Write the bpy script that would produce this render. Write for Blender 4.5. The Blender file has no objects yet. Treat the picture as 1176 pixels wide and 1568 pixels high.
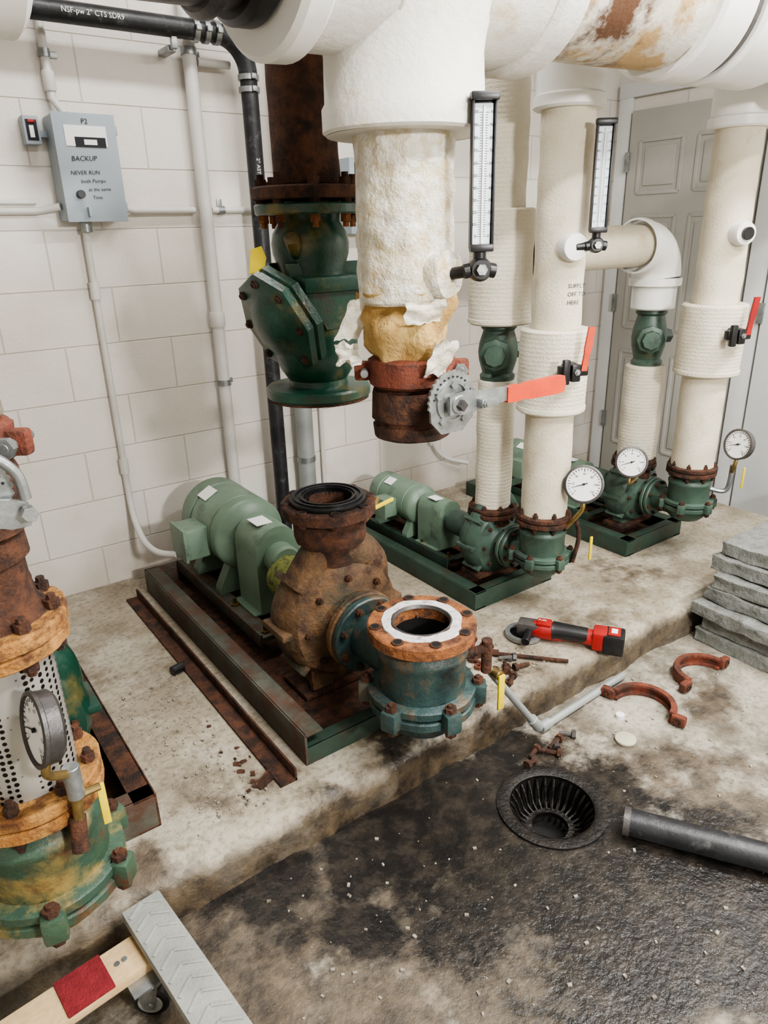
import bpy, bmesh, math, random
from mathutils import Vector as V, Matrix as Mx, noise as NZ
random.seed(5)
S = bpy.context.scene
pi = math.pi

def lin(c):
    return tuple(((x/255)/12.92 if x/255 <= .04045 else ((x/255+.055)/1.055)**2.4) for x in c)+(1.0,)

# ------------------------------------------------------------------ materials
def mat(name, c1, c2=None, scale=6, rough=.6, metal=0., bump=0., bscale=60, c3=None, s3=5, th=.55,
        c4=None, s4=9, th4=.6, rings=0, ringamt=.3, lo=.36, hi=.64, emit=None, soft=.12):
    m = bpy.data.materials.new(name); m.use_nodes = True
    nt = m.node_tree; N = nt.nodes; L = nt.links
    b = N['Principled BSDF']
    b.inputs['Roughness'].default_value = rough
    b.inputs['Metallic'].default_value = metal
    tc = N.new('ShaderNodeTexCoord')
    def noise(sc, det=6, off=0):
        n = N.new('ShaderNodeTexNoise'); n.inputs['Scale'].default_value = sc
        n.inputs['Detail'].default_value = det; n.inputs['Roughness'].default_value = .66
        if off:
            mp = N.new('ShaderNodeMapping'); mp.inputs['Location'].default_value = (off, off*.7, off*.3)
            L.new(tc.outputs['Object'], mp.inputs['Vector']); L.new(mp.outputs[0], n.inputs['Vector'])
        else:
            L.new(tc.outputs['Object'], n.inputs['Vector'])
        return n
    c2 = c2 or c1
    n1 = noise(scale, 9)
    r = N.new('ShaderNodeValToRGB'); r.color_ramp.elements[0].position = lo; r.color_ramp.elements[1].position = hi
    r.color_ramp.elements[0].color = lin(c1); r.color_ramp.elements[1].color = lin(c2)
    L.new(n1.outputs['Fac'], r.inputs['Fac'])
    col = r.outputs['Color']
    for cc, sc, t, of in ((c3, s3, th, 3.7), (c4, s4, th4, 9.1)):
        if cc is None: continue
        n2 = noise(sc, 10, of)
        rr = N.new('ShaderNodeValToRGB'); rr.color_ramp.elements[0].position = t-soft*.3; rr.color_ramp.elements[1].position = t+soft
        L.new(n2.outputs['Fac'], rr.inputs['Fac'])
        mx = N.new('ShaderNodeMixRGB'); mx.inputs['Color2'].default_value = lin(cc)
        L.new(rr.outputs['Color'], mx.inputs['Fac']); L.new(col, mx.inputs['Color1']); col = mx.outputs['Color']
    L.new(col, b.inputs['Base Color'])
    if bump > 0:
        nb = noise(bscale, 5, 1.3)
        h = nb.outputs['Fac']
        if rings:
            w = N.new('ShaderNodeTexWave'); w.bands_direction = 'Z'; w.inputs['Scale'].default_value = rings
            w.inputs['Distortion'].default_value = 2.5; w.inputs['Detail'].default_value = 2; w.inputs['Detail Scale'].default_value = 4
            L.new(tc.outputs['Object'], w.inputs['Vector'])
            ma = N.new('ShaderNodeMath'); ma.operation = 'MULTIPLY_ADD'; ma.inputs[1].default_value = ringamt
            L.new(w.outputs['Fac'], ma.inputs[0]); L.new(h, ma.inputs[2]); h = ma.outputs[0]
        bp = N.new('ShaderNodeBump'); bp.inputs['Strength'].default_value = bump; bp.inputs['Distance'].default_value = .01
        L.new(h, bp.inputs['Height']); L.new(bp.outputs[0], b.inputs['Normal'])
    if emit:
        b.inputs['Emission Color'].default_value = lin(c1); b.inputs['Emission Strength'].default_value = emit
    return m

RUST = mat('rust_dark', (60,40,32), (100,64,44), 30, .82, .15, .9, 110, c3=(42,32,28), s3=20, th=.52)
RUSTO = mat('rust_orange', (122,76,46), (160,104,60), 24, .85, .1, .9, 90, c3=(76,48,34), s3=22, th=.50)
RUSTY = mat('rust_yellow', (152,102,50), (180,136,78), 22, .85, .05, .9, 90, c3=(92,58,36), s3=20, th=.50)
RUSTC = mat('coupling_orange_paint', (124,66,46), (104,54,40), 24, .7, .1, .7, 100, c3=(72,46,36), s3=18, th=.50)
GREEN = mat('green_machine_paint', (54,74,64), (70,90,78), 9, .42, 0, .15, 90, c3=(44,52,46), s3=12, th=.56, c4=(96,84,62), s4=10, th4=.62)
GREENM = mat('green_motor_paint', (100,120,104), (110,132,114), 6, .42, 0, .1, 60, c3=(72,84,74), s3=10, th=.60)
GREEND = mat('green_valve_paint', (20,56,45), (28,68,54), 6, .28, 0, .15, 60, c3=(112,96,52), s3=6, th=.58, c4=(52,42,30), s4=12, th4=.60)
TEAL = mat('teal_body_paint', (38,58,58), (58,80,78), 9, .40, 0, .35, 60, c3=(96,78,58), s3=13, th=.54, c4=(36,38,36), s4=11, th4=.57)
VOLR = mat('rusted_volute', (78,60,44), (116,86,56), 12, .7, .1, .8, 60, c3=(54,60,48), s3=7, th=.51, c4=(58,38,28), s4=14, th4=.52)
GREENR = mat('green_paint_yellow_stain', (44,70,58), (64,86,66), 8, .5, 0, .3, 60, c3=(136,118,70), s3=11, th=.54, c4=(90,58,38), s4=14, th4=.58)
YGREEN = mat('yellow_green_guard', (122,130,66), (140,142,74), 30, .6, 0, .8, 140, c3=(66,74,48), s3=50, th=.5)
SKID = mat('skid_paint_worn', (66,70,62), (86,86,76), 12, .6, .1, .4, 60, c3=(78,56,44), s3=9, th=.47)
SKIDG = mat('skid_green', (42,60,50), (54,72,62), 8, .5, .1, .2, 60, c3=(58,50,40), s3=10, th=.54)
INSBIG = mat('insulation_white_peeling', (212,208,196), (196,184,152), 24, .75, 0, 1., 60, c3=(226,224,216), s3=34, th=.5, c4=(192,168,118), s4=18, th4=.58)
JACK = mat('torn_jacket_white', (222,219,208), (204,196,176), 24, .8, 0, .6, 80)
INSC = mat('insulation_cream_cloth', (219,213,197), (208,200,180), 6, .8, 0, .6, 150, rings=22, ringamt=.22)
INSC2 = mat('insulation_cream_smooth', (214,206,188), (202,193,172), 5, .75, 0, .5, 150, c3=(190,174,144), s3=7, th=.60)
INSG = mat('insulation_grey_cloth', (132,126,108), (112,106,90), 14, .85, 0, .7, 120)
PVC = mat('pvc_jacket_white', (226,226,223), (219,218,213), 4, .42, 0, .1, 30)
PVCS = mat('pvc_jacket_stained', (221,220,215), (210,207,199), 5, .55, 0, .3, 60, c3=(188,168,130), s3=5, th=.60, c4=(130,92,58), s4=4, th4=.68)
PVCB = mat('pvc_jacket_brown_stain', (214,211,202), (196,188,172), 5, .55, 0, .3, 60, c3=(176,146,100), s3=4, th=.52, c4=(88,58,36), s4=3.4, th4=.55, soft=.06)
FOAM = mat('yellow_foam', (202,174,116), (170,134,78), 18, .9, 0, 1., 60)
BLACKM = mat('black_plastic', (20,20,22), (28,28,30), 20, .38, 0, .05)
RUBB = mat('black_rubber_gasket', (16,17,19), (26,27,29), 20, .3, 0, .2, 60)
BLACKP = mat('black_pipe', (28,29,31), (44,45,48), 14, .42, .1, .15, c3=(84,84,84), s3=22, th=.60)
STEELB = mat('bare_dark_steel', (66,64,64), (98,94,92), 8, .42, .5, .2)
DARK = mat('dark_interior', (8,8,8), (14,12,11), 10, .6)
GALV = mat('galvanised_steel', (160,164,164), (130,134,134), 30, .36, .7, .1, 60)
GREYC = mat('grey_conduit', (158,162,160), (142,146,145), 8, .45, .25)
GREYP = mat('painted_conduit', (204,203,199), (194,192,187), 8, .5)
GREYBOX = mat('grey_box_paint', (150,160,168), (144,154,162), 4, .5)
WHITE = mat('white_label', (228,228,226), None, 4, .6)
WSMEAR = mat('white_gasket_smear', (214,214,216), (190,186,184), 34, .6, 0, .5, 120, c3=(128,92,68), s3=34, th=.56)
RED = mat('red_plastic', (156,32,30), (136,26,26), 10, .4)
ORANGE = mat('orange_grip', (200,72,38), (180,58,32), 14, .5)
YEL = mat('yellow_handle', (222,200,44), (202,178,36), 14, .5)
BLUES = mat('thermometer_scale', (206,216,222), None, 4, .5)
INK = mat('ink_black', (26,28,34), None, 4, .7)
WOOD = mat('pine_wood', (206,180,140), (188,158,116), 18, .65, 0, .3, 80)
CARPET = mat('red_carpet', (160,50,56), (136,38,46), 40, .95, 0, 1., 200)
RUBBER = mat('grey_rubber_tread', (152,154,149), (134,136,131), 12, .8, 0, .3, 90)
SLAB = mat('grey_slab', (136,138,134), (112,114,108), 20, .9, 0, 1., 70, c3=(92,92,88), s3=24, th=.56)
DOORP = mat('door_greige_paint', (168,167,160), (162,160,154), 3, .5)
DOORW = mat('door_white_paint', (214,216,216), (206,208,208), 3, .5)
CEIL = mat('ceiling_paint', (190,188,184), (176,174,170), 3, .9)
IRON = mat('cast_iron_wet', (20,19,18), (42,38,34), 20, .3, .3, .5, 80)
CONR = mat('debris', (168,162,150), (96,88,76), 60, .9)
BRASS = mat('brass', (160,140,92), (124,104,68), 20, .4, .8)
LAMP = mat('lamp_diffuser', (255,250,240), None, 3, .5, emit=3.0)

def blockmat(name, ax):
    m = bpy.data.materials.new(name); m.use_nodes = True
    nt = m.node_tree; N = nt.nodes; L = nt.links; b = N['Principled BSDF']
    tc = N.new('ShaderNodeTexCoord'); sp = N.new('ShaderNodeSeparateXYZ'); cb = N.new('ShaderNodeCombineXYZ')
    L.new(tc.outputs['Object'], sp.inputs[0]); L.new(sp.outputs[ax], cb.inputs[0])
    ad = N.new('ShaderNodeMath'); ad.operation = 'SUBTRACT'; ad.inputs[1].default_value = .087-.2032*2
    L.new(sp.outputs[2], ad.inputs[0]); L.new(ad.outputs[0], cb.inputs[1])
    br = N.new('ShaderNodeTexBrick'); br.inputs['Scale'].default_value = 1
    br.inputs['Brick Width'].default_value = .4064; br.inputs['Row Height'].default_value = .2032
    br.inputs['Mortar Size'].default_value = .0035; br.inputs['Mortar Smooth'].default_value = .8
    br.inputs['Color1'].default_value = lin((221,216,209)); br.inputs['Color2'].default_value = lin((219,213,206))
    br.inputs['Mortar'].default_value = lin((200,193,184))
    L.new(cb.outputs[0], br.inputs['Vector'])
    n = N.new('ShaderNodeTexNoise'); n.inputs['Scale'].default_value = 3.5; n.inputs['Detail'].default_value = 8
    L.new(tc.outputs['Object'], n.inputs['Vector'])
    r = N.new('ShaderNodeValToRGB'); r.color_ramp.elements[0].position = .3; r.color_ramp.elements[1].position = .55
    r.color_ramp.elements[0].color = (.88,.85,.81,1); r.color_ramp.elements[1].color = (1,1,1,1)
    L.new(n.outputs['Fac'], r.inputs['Fac'])
    mx = N.new('ShaderNodeMixRGB'); mx.blend_type = 'MULTIPLY'; mx.inputs['Fac'].default_value = .6
    L.new(br.outputs['Color'], mx.inputs['Color1']); L.new(r.outputs['Color'], mx.inputs['Color2'])
    nz = N.new('ShaderNodeMath'); nz.operation = 'MULTIPLY_ADD'; nz.inputs[1].default_value = .7
    L.new(n.outputs['Fac'], nz.inputs[0]); L.new(sp.outputs[2], nz.inputs[2])
    mr = N.new('ShaderNodeMapRange'); mr.inputs['From Min'].default_value = .38; mr.inputs['From Max'].default_value = .72
    mr.inputs['To Min'].default_value = .5; mr.inputs['To Max'].default_value = 0
    L.new(nz.outputs[0], mr.inputs['Value'])
    m2 = N.new('ShaderNodeMixRGB'); m2.inputs['Color2'].default_value = lin((150,130,106))
    L.new(mr.outputs[0], m2.inputs['Fac']); L.new(mx.outputs[0], m2.inputs['Color1'])
    L.new(m2.outputs[0], b.inputs['Base Color']); b.inputs['Roughness'].default_value = .5
    n3 = N.new('ShaderNodeTexNoise'); n3.inputs['Scale'].default_value = 70; n3.inputs['Detail'].default_value = 5
    L.new(tc.outputs['Object'], n3.inputs['Vector'])
    inv = N.new('ShaderNodeMath'); inv.operation = 'MULTIPLY_ADD'; inv.inputs[1].default_value = -1.2
    L.new(br.outputs['Fac'], inv.inputs[0])
    s3 = N.new('ShaderNodeMath'); s3.operation = 'MULTIPLY'; s3.inputs[1].default_value = .5
    L.new(n3.outputs['Fac'], s3.inputs[0]); L.new(s3.outputs[0], inv.inputs[2])
    bp = N.new('ShaderNodeBump'); bp.inputs['Strength'].default_value = .5; bp.inputs['Distance'].default_value = .006
    L.new(inv.outputs[0], bp.inputs['Height']); L.new(bp.outputs[0], b.inputs['Normal'])
    return m
BLOCKX = blockmat('painted_block_x', 0); BLOCKY = blockmat('painted_block_y', 1)

def concrete(name, ca, cb_, cc, brown, black, zdark=False):
    m = bpy.data.materials.new(name); m.use_nodes = True
    nt = m.node_tree; N = nt.nodes; L = nt.links; b = N['Principled BSDF']
    tc = N.new('ShaderNodeTexCoord')
    def noise(s, d, o=0):
        n = N.new('ShaderNodeTexNoise'); n.inputs['Scale'].default_value = s; n.inputs['Detail'].default_value = d
        n.inputs['Roughness'].default_value = .66
        mp = N.new('ShaderNodeMapping'); mp.inputs['Location'].default_value = (o, o, 0)
        L.new(tc.outputs['Object'], mp.inputs['Vector']); L.new(mp.outputs[0], n.inputs['Vector']); return n
    def ramp(src, p0, c0, p1, c1):
        r = N.new('ShaderNodeValToRGB'); e = r.color_ramp.elements
        e[0].position = p0; e[0].color = c0; e[1].position = p1; e[1].color = c1
        L.new(src, r.inputs['Fac']); return r.outputs['Color']
    def math_(op, a, c):
        x = N.new('ShaderNodeMath'); x.operation = op
        for i, q in enumerate((a, c)):
            if isinstance(q, (int, float)): x.inputs[i].default_value = q
            else: L.new(q, x.inputs[i])
        return x.outputs[0]
    def mix(f, a, c, t='MIX'):
        x = N.new('ShaderNodeMixRGB'); x.blend_type = t
        if isinstance(f, float): x.inputs['Fac'].default_value = f
        else: L.new(f, x.inputs['Fac'])
        L.new(a, x.inputs['Color1'])
        if isinstance(c, tuple): x.inputs['Color2'].default_value = c
        else: L.new(c, x.inputs['Color2'])
        return x.outputs['Color']
    n1 = noise(2.6, 9); n2 = noise(6, 10, 4); n3 = noise(60, 4, 2); n4 = noise(16, 8, 8)
    col = ramp(n1.outputs['Fac'], .36, lin(ca), .62, lin(cb_))
    col = mix(ramp(n2.outputs['Fac'], .46, (0,0,0,1), .60, (.8,.8,.8,1)), col, lin(cc))
    col = mix(.8, col, ramp(n3.outputs['Fac'], .30, (.5,.48,.45,1), .52, (1,1,1,1)), 'MULTIPLY')
    def mask(blobs, nn, w=.14, amp=.8):
        out = None
        for (x, y, r0) in blobs:
            vd = N.new('ShaderNodeVectorMath'); vd.operation = 'DISTANCE'; vd.inputs[1].default_value = (x, y, 0)
            L.new(tc.outputs['Object'], vd.inputs[0])
            a1 = math_('ADD', math_('MULTIPLY', nn.outputs['Fac'], amp), vd.outputs['Value'])
            mr = N.new('ShaderNodeMapRange'); mr.inputs['From Min'].default_value = r0+amp/2-w/2; mr.inputs['From Max'].default_value = r0+amp/2+w/2
            mr.inputs['To Min'].default_value = 1; mr.inputs['To Max'].default_value = 0
            L.new(a1, mr.inputs['Value'])
            out = mr.outputs[0] if out is None else math_('MAXIMUM', out, mr.outputs[0])
        return out
    mb = mask(brown, n2)
    col = mix(math_('MULTIPLY', mb, .88), col, ramp(n4.outputs['Fac'], .40, lin((50,42,35)), .68, lin((106,92,74))))
    mk = mask(black, n2, .09, .6)
    col = mix(math_('MULTIPLY', mk, .96), col, ramp(n4.outputs['Fac'], .44, lin((22,21,21)), .76, lin((60,54,47))))
    if zdark:
        sp = N.new('ShaderNodeSeparateXYZ'); L.new(tc.outputs['Object'], sp.inputs[0])
        zz = math_('ADD', sp.outputs[2], math_('MULTIPLY', n4.outputs['Fac'], .05))
        mr = N.new('ShaderNodeMapRange'); mr.inputs['From Min'].default_value = .095; mr.inputs['From Max'].default_value = .142
        mr.inputs['To Min'].default_value = .85; mr.inputs['To Max'].default_value = 0; L.new(zz, mr.inputs['Value'])
        col = mix(mr.outputs[0], col, ramp(n4.outputs['Fac'], .4, lin((48,40,32)), .68, lin((100,86,66))))
    mr = N.new('ShaderNodeMapRange'); mr.inputs['To Min'].default_value = .72; mr.inputs['To Max'].default_value = .20
    L.new(math_('MAXIMUM', mk, math_('MULTIPLY', mb, .5)), mr.inputs['Value']); L.new(mr.outputs[0], b.inputs['Roughness'])
    L.new(col, b.inputs['Base Color'])
    bp = N.new('ShaderNodeBump'); bp.inputs['Strength'].default_value = .6; bp.inputs['Distance'].default_value = .006
    L.new(math_('ADD', n3.outputs['Fac'], n4.outputs['Fac']), bp.inputs['Height']); L.new(bp.outputs[0], b.inputs['Normal'])
    return m
FLOORM = concrete('floor_concrete', (98,90,78), (148,142,128), (170,164,150),
   [(.87,.95,.38),(1.05,.62,.40),(1.30,1.05,.24),(.70,1.15,.36),(.42,1.15,.28),(.50,.80,.26),(1.25,.90,.28),(1.60,.72,.20),(1.25,.45,.34),(2.0,1.0,.10),(.2,1.0,.24),(.7,.6,.2)],
   [(1.02,1.08,.28),(.80,1.12,.22),(1.235,.975,.26),(1.12,.80,.25),(1.30,.64,.26),(1.05,.58,.22),(1.44,.66,.16),(.82,.88,.15),(.5,1.22,.16),(1.32,1.2,.13),(1.2,.42,.16),(.62,.98,.10)])
PADM = concrete('pad_concrete', (126,116,98), (158,148,130), (172,165,150),
   [(1.05,1.36,.16),(.75,1.25,.12),(1.4,1.28,.10),(.25,1.3,.16),(.50,1.45,.08),(1.9,1.4,.1),(2.4,1.6,.12),(.4,2.2,.1)],
   [(1.05,1.28,.14),(.72,1.18,.12),(1.25,1.28,.08),(.5,1.2,.06)], True)

def perfmat():
    m = bpy.data.materials.new('perforated_metal'); m.use_nodes = True
    nt = m.node_tree; N = nt.nodes; L = nt.links; b = N['Principled BSDF']
    tc = N.new('ShaderNodeTexCoord'); v = N.new('ShaderNodeTexVoronoi'); v.inputs['Scale'].default_value = 80
    v.inputs['Randomness'].default_value = .15
    L.new(tc.outputs['Object'], v.inputs['Vector'])
    r = N.new('ShaderNodeValToRGB'); r.color_ramp.elements[0].position = .34; r.color_ramp.elements[1].position = .40
    r.color_ramp.elements[0].color = lin((26,22,18)); r.color_ramp.elements[1].color = lin((168,166,160))
    L.new(v.outputs['Distance'], r.inputs['Fac']); L.new(r.outputs['Color'], b.inputs['Base Color'])
    b.inputs['Metallic'].default_value = .5; b.inputs['Roughness'].default_value = .4
    return m
PERF = perfmat()

# ------------------------------------------------------------------ mesh builder
def frame(axis):
    return V(axis).normalized().to_track_quat('Z', 'Y').to_matrix().to_4x4()

class M:
    def __init__(s, name):
        s.name = name; s.bm = bmesh.new(); s.mats = []
    def mi(s, m):
        if m not in s.mats: s.mats.append(m)
        return s.mats.index(m)
    def face(s, vs, k):
        try:
            f = s.bm.faces.new(vs); f.material_index = k
        except ValueError: pass
    def lathe(s, prof, m, loc=(0,0,0), axis=(0,0,1), seg=36, wob=0, wf=14, closed=False):
        Mt = Mx.Translation(V(loc)) @ frame(axis); k = s.mi(m); rings = []
        for r, z in prof:
            if r < 1e-5: rings.append([s.bm.verts.new(Mt @ V((0,0,z)))]); continue
            ring = []
            for i in range(seg):
                a = 2*pi*i/seg; p = Mt @ V((r*math.cos(a), r*math.sin(a), z))
                if wob:
                    d = NZ.noise(p*wf)*wob
                    p = Mt @ V(((r+d)*math.cos(a), (r+d)*math.sin(a), z))
                ring.append(s.bm.verts.new(p))
            rings.append(ring)
        prs = list(zip(rings, rings[1:]))
        if closed: prs.append((rings[-1], rings[0]))
        for A, B in prs:
            if len(A) == 1 and len(B) == 1: continue
            for i in range(seg):
                j = (i+1) % seg
                if len(A) == 1: s.face([A[0], B[i], B[j]], k)
                elif len(B) == 1: s.face([A[i], A[j], B[0]], k)
                else: s.face([A[i], A[j], B[j], B[i]], k)
    def cyl(s, p0, p1, r, m, r2=None, seg=24, b=0.):
        p0 = V(p0); p1 = V(p1); L = (p1-p0).length; r2 = r if r2 is None else r2
        b = b or min(r, L)*.08
        s.lathe([(0,0),(r-b,0),(r,b),(r2,L-b),(r2-b,L),(0,L)], m, p0, p1-p0, seg)
    def ipipe(s, x, y, z0, z1, r, m, wob=.004, seg=40, step=.02, lip=.006, wf=14):
        n = max(2, int((z1-z0)/step)); pr = [(0,z0),(r-lip,z0),(r,z0+lip)]
        for i in range(1, n): pr.append((r, z0+(z1-z0)*i/n))
        pr += [(r,z1-lip),(r-lip,z1),(0,z1)]
        s.lathe(pr, m, (x,y,0), (0,0,1), seg, wob, wf)
    def merge(s, t, m, Mt=None):
        k = s.mi(m); mp = {}
        for v in t.verts: mp[v] = s.bm.verts.new((Mt @ v.co) if Mt else v.co)
        for f in t.faces: s.face([mp[v] for v in f.verts], k)
        t.free()
    def box(s, c, sz, m, rot=None, b=.003, cuts=0, amp=0, wf=20):
        t = bmesh.new(); bmesh.ops.create_cube(t, size=1)
        for v in t.verts: v.co = V((v.co.x*sz[0], v.co.y*sz[1], v.co.z*sz[2]))
        if b: bmesh.ops.bevel(t, geom=list(t.edges), offset=min(b, min(sz)*.3), segments=2, affect='EDGES', profile=.6)
        if cuts: bmesh.ops.subdivide_edges(t, edges=list(t.edges), cuts=cuts, use_grid_fill=True)
        R = Mx.Identity(4)
        if rot is not None:
            R = rot.to_4x4() if isinstance(rot, Mx) else Mx.Rotation(rot, 4, 'Z')
        Mt = Mx.Translation(V(c)) @ R
        if amp:
            for v in t.verts:
                p = Mt @ v.co; v.co += V((NZ.noise(p*wf), NZ.noise(p*wf+V((9,0,0))), NZ.noise(p*wf+V((0,9,0)))))*amp
        s.merge(t, m, Mt)
    def ext(s, poly, o, xd, yd, th, m, b=0):
        xd = V(xd).normalized(); yd = V(yd).normalized(); n = xd.cross(yd).normalized(); o = V(o)
        k = s.mi(m)
        A = [s.bm.verts.new(o+xd*p[0]+yd*p[1]-n*th/2) for p in poly]
        B = [s.bm.verts.new(o+xd*p[0]+yd*p[1]+n*th/2) for p in poly]
        s.face(A, k); s.face(B[::-1], k)
        for i in range(len(poly)):
            j = (i+1) % len(poly); s.face([A[i], B[i], B[j], A[j]], k)
    def tube(s, pts, r, m, smooth=True, seg=16, res=8, cap=True):
        P = [V(p) for p in pts]; rs = r if isinstance(r, (list, tuple)) else [r]*len(P)
        if smooth and len(P) > 2:
            Q = []; RR = []
            for i in range(len(P)-1):
                p0 = P[max(i-1,0)]; p1 = P[i]; p2 = P[i+1]; p3 = P[min(i+2,len(P)-1)]
                for j in range(res):
                    t = j/res
                    Q.append(.5*((2*p1)+(p2-p0)*t+(2*p0-5*p1+4*p2-p3)*t*t+(3*p1-p0-3*p2+p3)*t**3))
                    RR.append(rs[i]*(1-t)+rs[i+1]*t)
            Q.append(P[-1]); RR.append(rs[-1]); P = Q; rs = RR
        k = s.mi(m); up = None; rings = []
        for i, p in enumerate(P):
            d = (P[min(i+1,len(P)-1)]-P[max(i-1,0)]).normalized()
            if up is None:
                up = d.orthogonal().normalized()
            up = (up-d*up.dot(d)).normalized(); sd = d.cross(up)
            rings.append([s.bm.verts.new(p+(up*math.cos(2*pi*a/seg)+sd*math.sin(2*pi*a/seg))*rs[i]) for a in range(seg)])
        for A, B in zip(rings, rings[1:]):
            for i in range(seg):
                j = (i+1) % seg; s.face([A[i], A[j], B[j], B[i]], k)
        if cap: s.face(rings[0], k); s.face(rings[-1][::-1], k)
    def elbow(s, c, d1, d2, R, r, m, n=12, seg=32):
        c = V(c); d1 = V(d1).normalized(); d2 = V(d2).normalized(); o = c+d1*R+d2*R
        pts = [o-d2*R*math.cos(t)-d1*R*math.sin(t) for t in [pi/2*i/n for i in range(n+1)]]
        s.tube(pts, r, m, smooth=False, seg=seg)
    def bolts(s, c, axis, R, n, r, h, m, ph=0):
        F = frame(axis); c = V(c)
        for i in range(n):
            a = 2*pi*(i+ph)/n; o = c+(F @ V((R*math.cos(a), R*math.sin(a), 0)))
            s.lathe([(0,0),(r,0),(r,h*.6),(r*.6,h*.62),(r*.6,h),(0,h)], m, o, axis, 6)
    def flange(s, c, axis, R, th, m, bm_=None, n=8, rb=.012, hole=0, hm=None, h=.02, ph=.5, both=True):
        c = V(c); a = V(axis).normalized(); e = .004
        if hole:
            s.lathe([(hole,-th/2),(R-e,-th/2),(R,-th/2+e),(R,th/2-e),(R-e,th/2),(hole,th/2)], m, c, a, 40, .003, 30, closed=True)
        else:
            s.lathe([(0,-th/2),(R-e,-th/2),(R,-th/2+e),(R,th/2-e),(R-e,th/2),(0,th/2)], m, c, a, 40, .003, 30)
        if bm_:
            s.bolts(c+a*th/2, a, R*.84, n, rb, h, bm_, ph)
            if both: s.bolts(c-a*th/2, -a, R*.84, n, rb, h, bm_, ph)
    def text(s, st, o, xd, yd, size, m, align='LEFT', off=0):
        cu = bpy.data.curves.new('t', 'FONT'); cu.body = st; cu.size = size; cu.align_x = align; cu.resolution_u = 2; cu.offset = off
        ob = bpy.data.objects.new('t', cu); S.collection.objects.link(ob)
        bpy.context.view_layer.update()
        me = bpy.data.meshes.new_from_object(ob.evaluated_get(bpy.context.evaluated_depsgraph_get()))
        xd = V(xd).normalized(); yd = V(yd).normalized(); o = V(o); k = s.mi(m)
        vs = [s.bm.verts.new(o+xd*v.co.x+yd*v.co.y) for v in me.vertices]
        for p in me.polygons: s.face([vs[i] for i in p.vertices], k)
        bpy.data.objects.remove(ob); bpy.data.curves.remove(cu); bpy.data.meshes.remove(me)
    def done(s, ang=38):
        bmesh.ops.recalc_face_normals(s.bm, faces=list(s.bm.faces))
        me = bpy.data.meshes.new(s.name); s.bm.to_mesh(me); s.bm.free()
        for m in s.mats: me.materials.append(m)
        for p in me.polygons: p.use_smooth = True
        me.set_sharp_from_angle(angle=math.radians(ang))
        ob = bpy.data.objects.new(s.name, me); S.collection.objects.link(ob)
        return ob

# ------------------------------------------------------------------ room
WY = 2.87; WX = 3.72; LX = -1.7; FY = -1.9; CZ = 2.8
def slab(name, a, b, m):
    o = M(name); o.box([(a[i]+b[i])/2 for i in range(3)], [b[i]-a[i] for i in range(3)], m, b=0); return o.done()
slab('wall_back', (LX-.2,WY,-.1), (WX+.2,WY+.2,CZ), BLOCKX)
slab('wall_right', (WX,FY,-.1), (WX+.2,WY,CZ), BLOCKY)
slab('wall_left', (LX-.2,FY,-.1), (LX,WY,CZ), BLOCKY)
slab('wall_front', (LX-.2,FY-.2,-.1), (WX+.2,FY,CZ), BLOCKX)
slab('ceiling', (LX-.2,FY-.2,CZ), (WX+.2,WY+.2,CZ+.1), CEIL)
DX, DY = 1.235, .975; DR = .132
f = M('floor'); k = f.mi(FLOORM); n = 32; ci = []; sq = []; lo = []
for i in range(n):
    a = pi/4+2*pi*i/n; c, s_ = math.cos(a), math.sin(a); mx = max(abs(c), abs(s_))
    ci.append(f.bm.verts.new((DX+DR*c, DY+DR*s_, 0))); sq.append(f.bm.verts.new((DX+.28*c/mx, DY+.28*s_/mx, 0)))
    lo.append(f.bm.verts.new((DX+DR*c, DY+DR*s_, -.14)))
for i in range(n):
    j = (i+1) % n; f.face([ci[i], ci[j], sq[j], sq[i]], k); f.face([lo[i], lo[j], ci[j], ci[i]], k)
f.face(lo, k)
def rect(x0,y0,x1,y1):
    f.face([f.bm.verts.new(p) for p in ((x0,y0,0),(x1,y0,0),(x1,y1,0),(x0,y1,0))], k)
rect(LX,FY,WX,DY-.28); rect(LX,DY+.28,WX,WY); rect(LX,DY-.28,DX-.28,DY+.28); rect(DX+.28,DY-.28,WX,DY+.28)
f.done()
p = M('concrete_equipment_pad'); k = p.mi(PADM)
prof = [(1.262,-.0),(1.262,.03),(1.266,.06),(1.270,.090),(1.278,.108),(1.296,.117),(1.34,.12),(1.5,.12),(2.868,.12)]
cols = []; nx = 320; x0 = LX+.005; x1 = 3.42
for i in range(nx+1):
    x = x0+(x1-x0)*i/nx; col = []
    for j, (y, z) in enumerate(prof):
        w = 1 if j < 7 else .0
        q = V((x*5, y*7, z*9)); dn = NZ.noise(q)*.016+NZ.noise(q*5)*.008
        col.append(p.bm.verts.new((x, y+dn*w, z+(NZ.noise(q*3+V((5,5,5)))*.006*w if j > 0 and j < 6 else 0))))
    cols.append(col)
for A, B in zip(cols, cols[1:]):
    for j in range(len(prof)-1): p.face([A[j], B[j], B[j+1], A[j+1]], k)
lastv = cols[-1]; e1 = p.bm.verts.new((x1, 2.868, 0)); p.face([v for v in lastv]+[e1], k)
p.done(60)

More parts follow.
